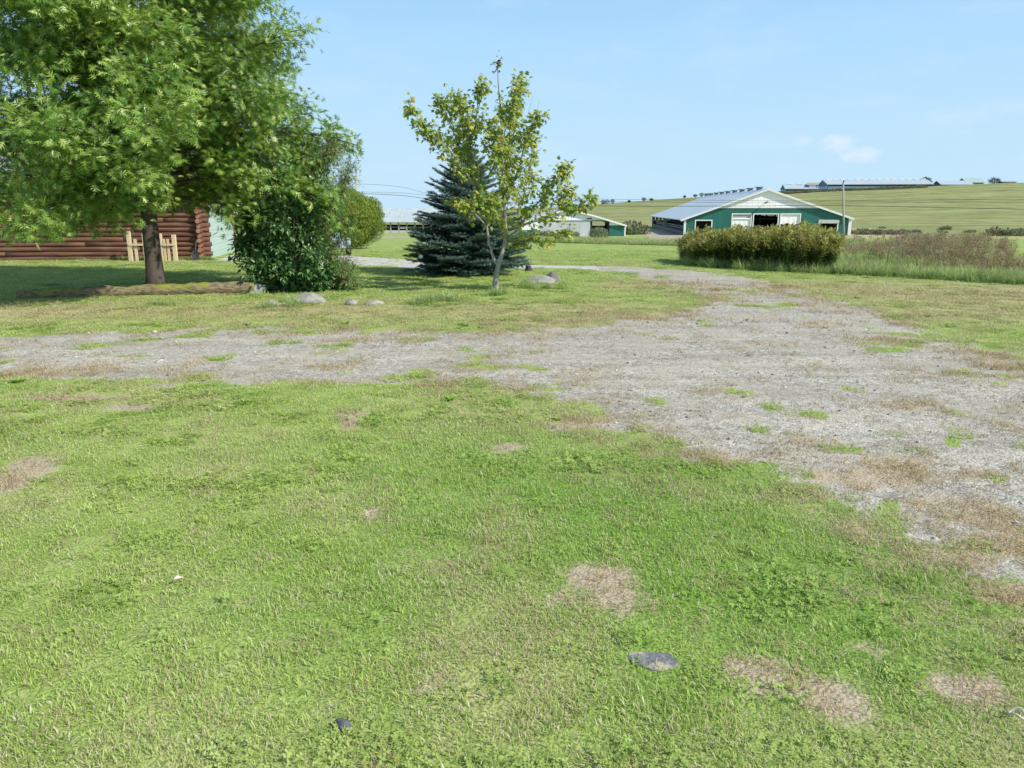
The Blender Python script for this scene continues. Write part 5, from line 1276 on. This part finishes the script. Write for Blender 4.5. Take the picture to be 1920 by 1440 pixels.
def plant_mesh(name, mat, H, nleaf, leafL, ntip, tipL, spread=.1, tipfrac=.75, leafw=1.0):
    P_, D_, S_, T_ = [], [], [], []
    lx, ly = rng.normal(0, .06, 2)
    for i in range(nleaf):
        t = .08 + .85 * (i / nleaf); z = H * t; az = i * 2.4; P_.append((lx * t * H, ly * t * H, z)); D_.append((math.cos(az), math.sin(az), .35)); S_.append(leafL * rng.uniform(.6, 1.1) * (1 - .4 * t)); T_.append(.0 if t < tipfrac else .4)
    for i in range(ntip):
        t = rng.uniform(tipfrac, 1.0); az = rng.random() * 6.28; rr = spread * (1.05 - t) / (1 - tipfrac + .05) * rng.random() ** .5 * 1.4
        P_.append((lx * H + math.cos(az) * rr, ly * H + math.sin(az) * rr, H * t)); D_.append((math.cos(az) * .6, math.sin(az) * .6, .8)); S_.append(tipL * rng.uniform(.6, 1.2)); T_.append(rng.uniform(.55, 1))
    P_ = np.array(P_); D_ = norm(np.array(D_)); n = len(P_); X, Y, Z = frames(D_, np.tile([0, 0, 1.0], (n, 1)), .2)
    tv = np.array(NARROW[0]) * [leafw * 1.6, 1, 1]; k = len(tv); s = np.array(S_)[:, None, None]
    V = (P_[:, None] + s * (tv[None, :, 0:1] * X[:, None] + tv[None, :, 1:2] * Y[:, None] + tv[None, :, 2:3] * Z[:, None])).reshape(-1, 3)
    lt = np.concatenate([np.array(f) for f in NARROW[1]]); loops = (lt[None] + (np.arange(n) * k)[:, None]).ravel(); sz = list(np.tile([len(f) for f in NARROW[1]], n))
    b = len(V); sv = [(-.006, 0, 0), (.006, 0, 0), (lx * H + .003, ly * H, H), (lx * H - .003, ly * H, H), (0, -.006, 0), (0, .006, 0), (lx * H, ly * H + .003, H), (lx * H, ly * H - .003, H)]
    V = np.vstack([V, sv]); loops = np.concatenate([loops, [b, b + 1, b + 2, b + 3, b + 4, b + 5, b + 6, b + 7]]); sz += [4, 4]
    return np_mesh(name, V, loops, sz, mat, {'rnd': list(np.repeat(rng.random(n), k)) + [.5] * 8, 'tip': list(np.repeat(T_, k)) + [.3] * 8})
def strew(pg, dens):
    pg = np.asarray(pg); lo = pg.min(0); hi = pg.max(0); n = int(np.prod(hi - lo) * dens); x = rng.uniform(lo[0], hi[0], n); y = rng.uniform(lo[1], hi[1], n); s = sdf(x, y, pg); k = s > 0
    return x[k], y[k], s[k]
EDGE = [G(*p) for p in ((1283, 500), (1400, 507), (1480, 511.5), (1570, 515), (1700, 522), (1920, 534), (2250, 552))]
def zrot(n, tilt=.08): return np.stack([rng.normal(0, tilt, n), rng.normal(0, tilt, n), rng.uniform(0, 6.28, n)], 1)
gp = [EDGE[0], EDGE[1], EDGE[2], EDGE[3], EDGE[3] + [.35, .1]] + [EDGE[3] + [1.1, 3.4], EDGE[2] + [.5, 3.4], EDGE[1] + [.4, 3.3], EDGE[0] + [.25, 2.6]]
x, y, s = strew(np.array(gp) + [0, .15], 95); q_ = s > .35 * fbm(x, y, 2.0, 12) + .1; x, y, s = x[q_], y[q_], s[q_]; n = len(x); hh = np.clip(.78 + .6 * np.minimum(s, .5), 0, 1.04) * rng.uniform(.72, 1.12, n) * np.interp(x, [4.5, 4.9, 5.2, 5.6, 6.5, 8.6, 9.6], [.40, .52, .68, .84, .95, 1.04, .85]) * (.8 + .4 * fbm(x, y, 1.6, 66))
print('goldenrod', n)
o = gn_instances('goldenrod_patch', np.stack([x, y, height(x, y)], 1), zrot(n, .16), np.stack([np.ones(n) * 1.15, np.ones(n) * 1.15, hh], 1), [src('goldenrod', plant_mesh('goldenrod', M_GOLD, 1.0, 78, .15, 40, .085, .16, .72, leafw=1.3)) for _ in range(7)],
                 {'vary': np.clip(fbm(x, y, 1.4, 5) * 3 - 1.0, 0, 1), 'brown': .5 * (rng.random(n) > .88)}); tag(o, 'dense tall goldenrod thicket in front of the green barn', 'goldenrod', kind='stuff')

# long grass fringe and rough meadow behind the mown edge
back = [EDGE[-1] + [10, 45], np.array([P(1345, 450, 62).x, 62.0]), np.array([P(1310, 450, 36).x, 36.0])]
rough = np.array(EDGE + back)
x1_, y1_, s1 = strew(np.array(EDGE + [e + [.4, 1.6] for e in EDGE[::-1]]), 34)
x2, y2, s2 = strew(rough, 6.5)
keep = ~((sdf(x2, y2, np.array(gp)) > 0.0)); x2, y2 = x2[keep], y2[keep]
sx0, sx1 = G(950, 453.5), G(1305, 462.5)
x3, y3, s3 = strew(np.array([sx0, sx1, sx1 + [4, 8], sx0 + [0, 10]]), 6)
fx, fy = [], []
for (a, b, c_, n_) in ((505, 578, 14, 5), (545, 575, 18, 4), (835, 566, 40, 14), (795, 570, 14, 8), (928, 553, 14, 9), (990, 540, 12, 10), (1030, 543, 30, 10), (1060, 536, 8, 3), (300, 572, 40, 3), (545, 566, 30, 5)):
    for _ in range(n_): q = G(a + rng.uniform(-c_, c_), b + rng.uniform(-3, 3)); fx.append(q[0]); fy.append(q[1])
sm = len(fx)
cx_ = list(rng.uniform(-24, -9.6, 260)); fx += cx_; fy += list(24.72 + rng.uniform(-.12, .1, 260))
x = np.concatenate([x1_, x2, x3, fx]); y = np.concatenate([y1_, y2, y3, fy]); n = len(x); print('long grass', n)
big = np.concatenate([rng.uniform(.4, .8, len(x1_)), rng.uniform(.35, .85, len(x2)) * np.interp(y2, [18, 26, 45], [.8, .8, 1.0]), rng.uniform(.35, .8, len(x3)), rng.uniform(.28, .5, sm), rng.uniform(.2, .4, 260)])
wide = np.interp(np.hypot(x, y), [15, 30, 60], [1.1, 1.7, 3])
br_ = np.concatenate([np.zeros(len(x1_)), .75 * (fbm(x2, y2, .35, 8) > .52), .35 * (rng.random(len(x3)) > .5), np.zeros(sm + 260)])
def long_mesh(): return tuft_mesh('long_grass_tuft', 46, .17, .25, .62, .012, .7, M_LONG)
o = gn_instances('meadow_grass', np.stack([x, y, height(x, y)], 1), zrot(n, .1), np.stack([wide * np.maximum(big, .5), wide * np.maximum(big, .5), big], 1), [src('long_grass_tuft', long_mesh()) for _ in range(6)],
                 {'vary': np.clip(fbm(x, y, .5, 15) * 1.8 - .4, 0, 1), 'brown': br_}); tag(o, 'long unmown grass along the lawn edge and in the rough meadow', 'tall grass', kind='stuff')
# brown seeding weeds
x, y, s = strew(np.array([G(1660, 500) + [0, 1], G(1780, 512), G(1890, 518), G(1905, 500), G(1890, 470), G(1820, 458), G(1700, 458), G(1650, 470)]), 5)
x4, y4, _ = strew(rough, .8); x = np.concatenate([x, x4]); y = np.concatenate([y, y4]); k = ~(sdf(x, y, np.array(gp)) > 0); x, y = x[k], y[k]; n = len(x); print('seed weeds', n)
w_ = np.interp(y, [15, 60], [1.4, 2.6]); hh = rng.uniform(.30, .85, n) * (.65 + .7 * fbm(x, y, .8, 44))
o = gn_instances('seeding_weeds', np.stack([x, y, height(x, y)], 1), zrot(n, .16), np.stack([w_, w_, hh], 1), [src('seed_weed', plant_mesh('seed_weed', M_SEED, .85, 26, .10, 44, .06, .08, .55)) for _ in range(5)],
                 {'vary': rng.random(n), 'brown': .7 * (rng.random(n) > .62)}); tag(o, 'brown seeding weeds in the rough meadow at right', 'weeds', kind='stuff')
# brush seen as mass: hill foot and hilltop
def brush_mesh():
    n = 150; u = norm(rng.normal(size=(n, 3)) * [1, 1, .8]); u[:, 2] = np.abs(u[:, 2]); Q = u * rng.uniform(.5, 1, n)[:, None] * [1, 1, .9]; X, Y, Z = frames(u + UP, u, .5)
    tv = np.array(OVATE[0]); k = len(tv); s = rng.uniform(.22, .4, n)[:, None, None]; V = (Q[:, None] + s * (tv[None, :, 0:1] * X[:, None] + tv[None, :, 1:2] * Y[:, None] + tv[None, :, 2:3] * Z[:, None])).reshape(-1, 3)
    lt = np.concatenate([np.array(f) for f in OVATE[1]]); return np_mesh('brush_clump', V, (lt[None] + (np.arange(n) * k)[:, None]).ravel(), np.tile([len(f) for f in OVATE[1]], n), M_BRUSH, {'rnd': np.repeat(rng.random(n), k), 'tip': np.zeros(n * k)})
M_BRUSH = inst_foliage('brush_leaf', (.11, .15, .08), (.24, .27, .15), (.2, .2, .1), trans=.15)
bx, by, bs = [], [], []
for (a0, a1, Y1, Y2, n_, s0, s1_) in ((1445, 1730, 400, 416, 170, .6, 1.7), (1640, 2000, 118, 150, 16, .4, .9), (1600, 1700, 112, 118, 20, .5, .9), (1870, 2000, 90, 115, 16, .7, 1.2), (1160, 1192, 112, 125, 16, 1.0, 2.0), (1240, 1700, 168, 172, 0, 1, 1), (965, 1075, 84, 90, 26, .4, .8), (600, 700, 170, 190, 20, 1, 2)):
    for _ in range(n_):
        Y_ = rng.uniform(Y1, Y2); q = P(rng.uniform(a0, a1), 400, Y_); bx.append(q.x); by.append(Y_); bs.append(rng.uniform(s0, s1_))
for _ in range(420):
    Y_ = rng.uniform(500, 2600); bx.append(rng.uniform(-1, .15) * Y_ * .8); by.append(Y_); bs.append(Y_ * .0022 * rng.uniform(.5, 1.3))
bx, by, bs = map(np.array, (bx, by, bs)); n = len(bx)
o = gn_instances('distant_brush', np.stack([bx, by, height(bx, by) - bs * .1], 1), zrot(n, .1), np.stack([bs * 1.4, bs * 1.4, bs], 1), [src('brush_clump', brush_mesh()) for _ in range(5)], {'vary': rng.random(n), 'brown': .55 * (rng.random(n) > .6)})
tag(o, 'scrubby dark green brush along the hill foot and hilltop', 'brush', kind='stuff')
cedar('wild_shrub', 1122, 453, 58, 1.5, .95, 'grey green wild shrub in front of the open bay of the white shed', foliage('grey_green', (.16, .21, .12), (.32, .36, .22), trans=.2), n=2200, leafs=(.05, .10))
